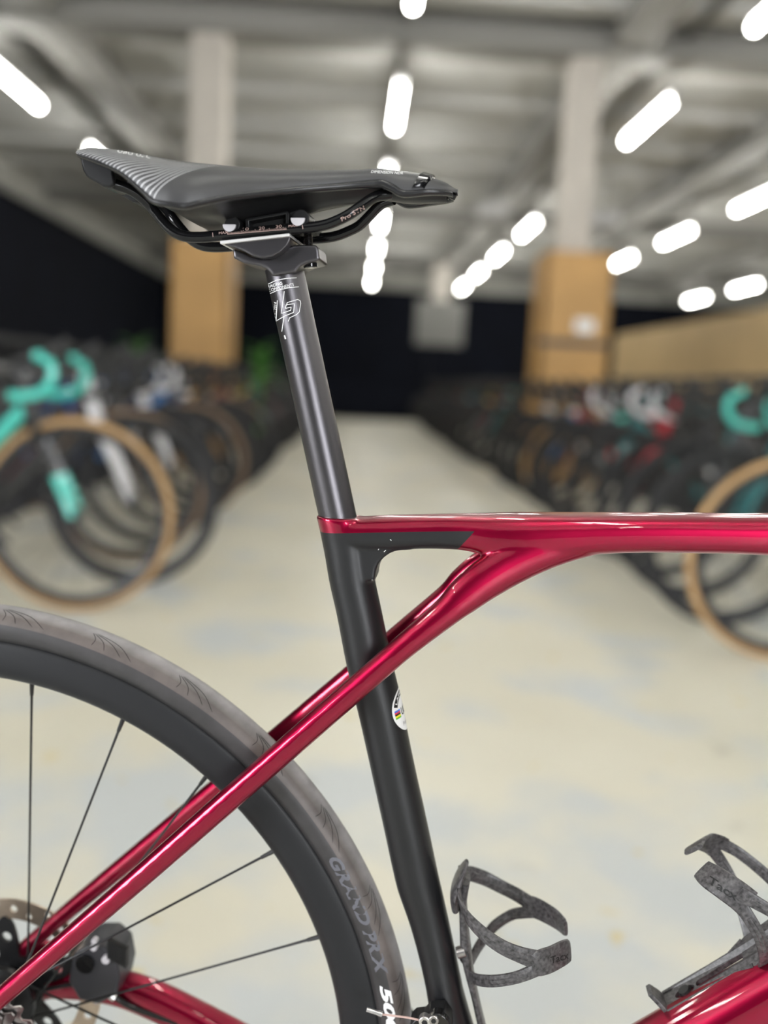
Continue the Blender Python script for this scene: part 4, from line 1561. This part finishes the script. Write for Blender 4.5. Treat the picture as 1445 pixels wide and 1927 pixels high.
MB().tube([at(180, 1855, .04), at(196, 1866, .042), at(216, 1878, .043)], [.0022, .0034, .0030], 12).build('hose_fitting', M['silver'], calo)

# ---- front derailleur, cable end
fd = MB()
P = [at(p[0], p[1], -.03) for p in ((772, 1922), (782, 1912), (800, 1910), (808, 1900), (838, 1898), (850, 1915), (852, 1940), (772, 1940))]
fd.extrude_xz([(p.x, p.z) for p in P], -.034, -.020)
fdo = fd.build('front_derailleur', M['plastic'], bike, bevel=.001)
a = at(824, 1924, -.036)
MB().cyl((a.x, -.030, a.z), (a.x, -.038, a.z), .0075, 28).build('pivot', M['gloss_black'], fdo, bevel=.0008)
for px, py, r, m in ((799, 1922, .0042, 'silver'), (816, 1919, .0036, 'steel')):
    a = at(px, py, -.038)
    MB().cyl((a.x, -.034, a.z), (a.x, -.0395, a.z), r, 20).build('clamp_screw', M[m], fdo, bevel=.0006)
    MB().cyl((a.x, -.0390, a.z), (a.x, -.0399, a.z), r * .5, 6).build('screw_socket', M['deep'], fdo)
w0, w1, w2 = at(690, 1899.5, -.034), at(719, 1909, -.034), at(768, 1915, -.034)
MB().tube([w1, at(745, 1912, -.034), w2, at(795, 1921, -.035)], .0007, 8).build('cable', M['pink_print'], fdo)
MB().tube([w0, w0 + (w1 - w0) * .7, w0 + (w1 - w0) * .78, w1], [.0016, .0016, .0019, .0019], 14).build('cable_end_cap', M['silver'], fdo)

# ---- the rest of the bicycle, outside the picture
crx = MB().tube([BBC + Vector((0, -.055, 0)), BBC + Vector((.06, -.066, -.06)), BBC + Vector((.12, -.072, -.125))], [.016, .013, .012], 16)
crx.build('crank_arm', M['gloss_black'], bike)
MB().tube([BBC + Vector((0, .05, 0)), BBC + Vector((-.06, .062, .06)), BBC + Vector((-.12, .07, .125))], [.016, .013, .012], 16).build('crank_arm', M['gloss_black'], bike)
out = []
for k in range(50 * 4):
    a = 2 * math.pi * k / 200
    rr = .101 + (.0028 if k % 4 in (1, 2) else -.0028)
    out.append((rr * math.cos(a), rr * math.sin(a)))
cm = to_xz(flat2d([out, circ(0, 0, .08, 60)], .004), -.0445)
co = link('chainring', cm, M['plastic'], bike, False)
co.location = BBC
spd = MB()
for i in range(4):
    a = .8 + i * math.pi / 2
    spd.tube([(0, -.047, 0), (.085 * math.cos(a), -.046, .085 * math.sin(a))], [.012, .007], 10)
so = spd.build('chainring_spider', M['gloss_black'], bike)
so.location = BBC
HF = Vector((HTB.x + .165, 0, .34))
fw = wheel_obj('front_wheel', HF, bike)
MB().lathe_y(tprof, 120, loop=False).build('tyre', M['tyre'], fw, sharp=60)
MB().lathe_y([(.008, -.05), (.012, -.05), (.014, -.02), (.024, -.018), (.024, -.014), (.012, -.01), (.012, .01), (.024, .014), (.024, .018), (.014, .02), (.012, .05), (.008, .05)], 24).build('hub', M['plastic'], fw)
for k in range(24):
    a = 2 * math.pi * k / 24
    s = 1 if k % 2 else -1
    MB().tube([(.022 * math.cos(a + s), s * .016, .022 * math.sin(a + s)), (.287 * math.cos(a), 0, .287 * math.sin(a))], .001, 6).build('spoke', M['spoke'], fw)
fkm = MB().tube([HTB + hd * .02, HTB + hd * .05], [.028, .022], 16)
for s in (1, -1):
    fkm.tube([HTB + hd * .045, HTB + hd * .08 + Vector((0, s * .038, 0)), HTB + hd * .2 + Vector((.02, s * .046, 0)), HF + Vector((0, s * .053, 0))], [.02, .018, .015, .011], 14)
fkm.build('fork', M['red'], bike)
stem_t = HTT - hd * .03
MB().tube([HTT, stem_t], .018, 20).build('steerer_spacer', M['plastic'], bike)
bar_c = stem_t + Vector((.10, 0, .005))
MB().tube([stem_t, bar_c], .017, 20).build('stem', M['plastic'], bike)
bt = MB().tube([tuple(bar_c + Vector((0, t, 0))) for t in (-.2, -.1, 0, .1, .2)], .0148, 16)
hbo = bt.build('handlebar', M['plastic'], bike)
for s in (1, -1):
    MB().tube([tuple(p) for p in cr([tuple(bar_c + Vector(v)) for v in ((0, s * .14, .001), (.005, s * .19, .002), (.045, s * .207, .002), (.08, s * .21, -.02), (.085, s * .212, -.065), (.05, s * .216, -.112), (-.01, s * .218, -.126), (-.05, s * .219, -.127))], 4)], .0165, 14).build('bar_tape', M['matte'], hbo)
    MB().tube([tuple(bar_c + Vector(v)) for v in ((.065, s * .207, .006), (.10, s * .207, .026), (.128, s * .207, .05), (.134, s * .207, .07))], [.017, .020, .018, .011], 14).build('brake_hood', M['matte'], hbo)
    MB().tube([tuple(bar_c + Vector(v)) for v in ((.125, s * .207, .035), (.142, s * .209, -.03), (.125, s * .211, -.09))], [.010, .008, .006], 10).build('brake_lever', M['gloss_black'], hbo)
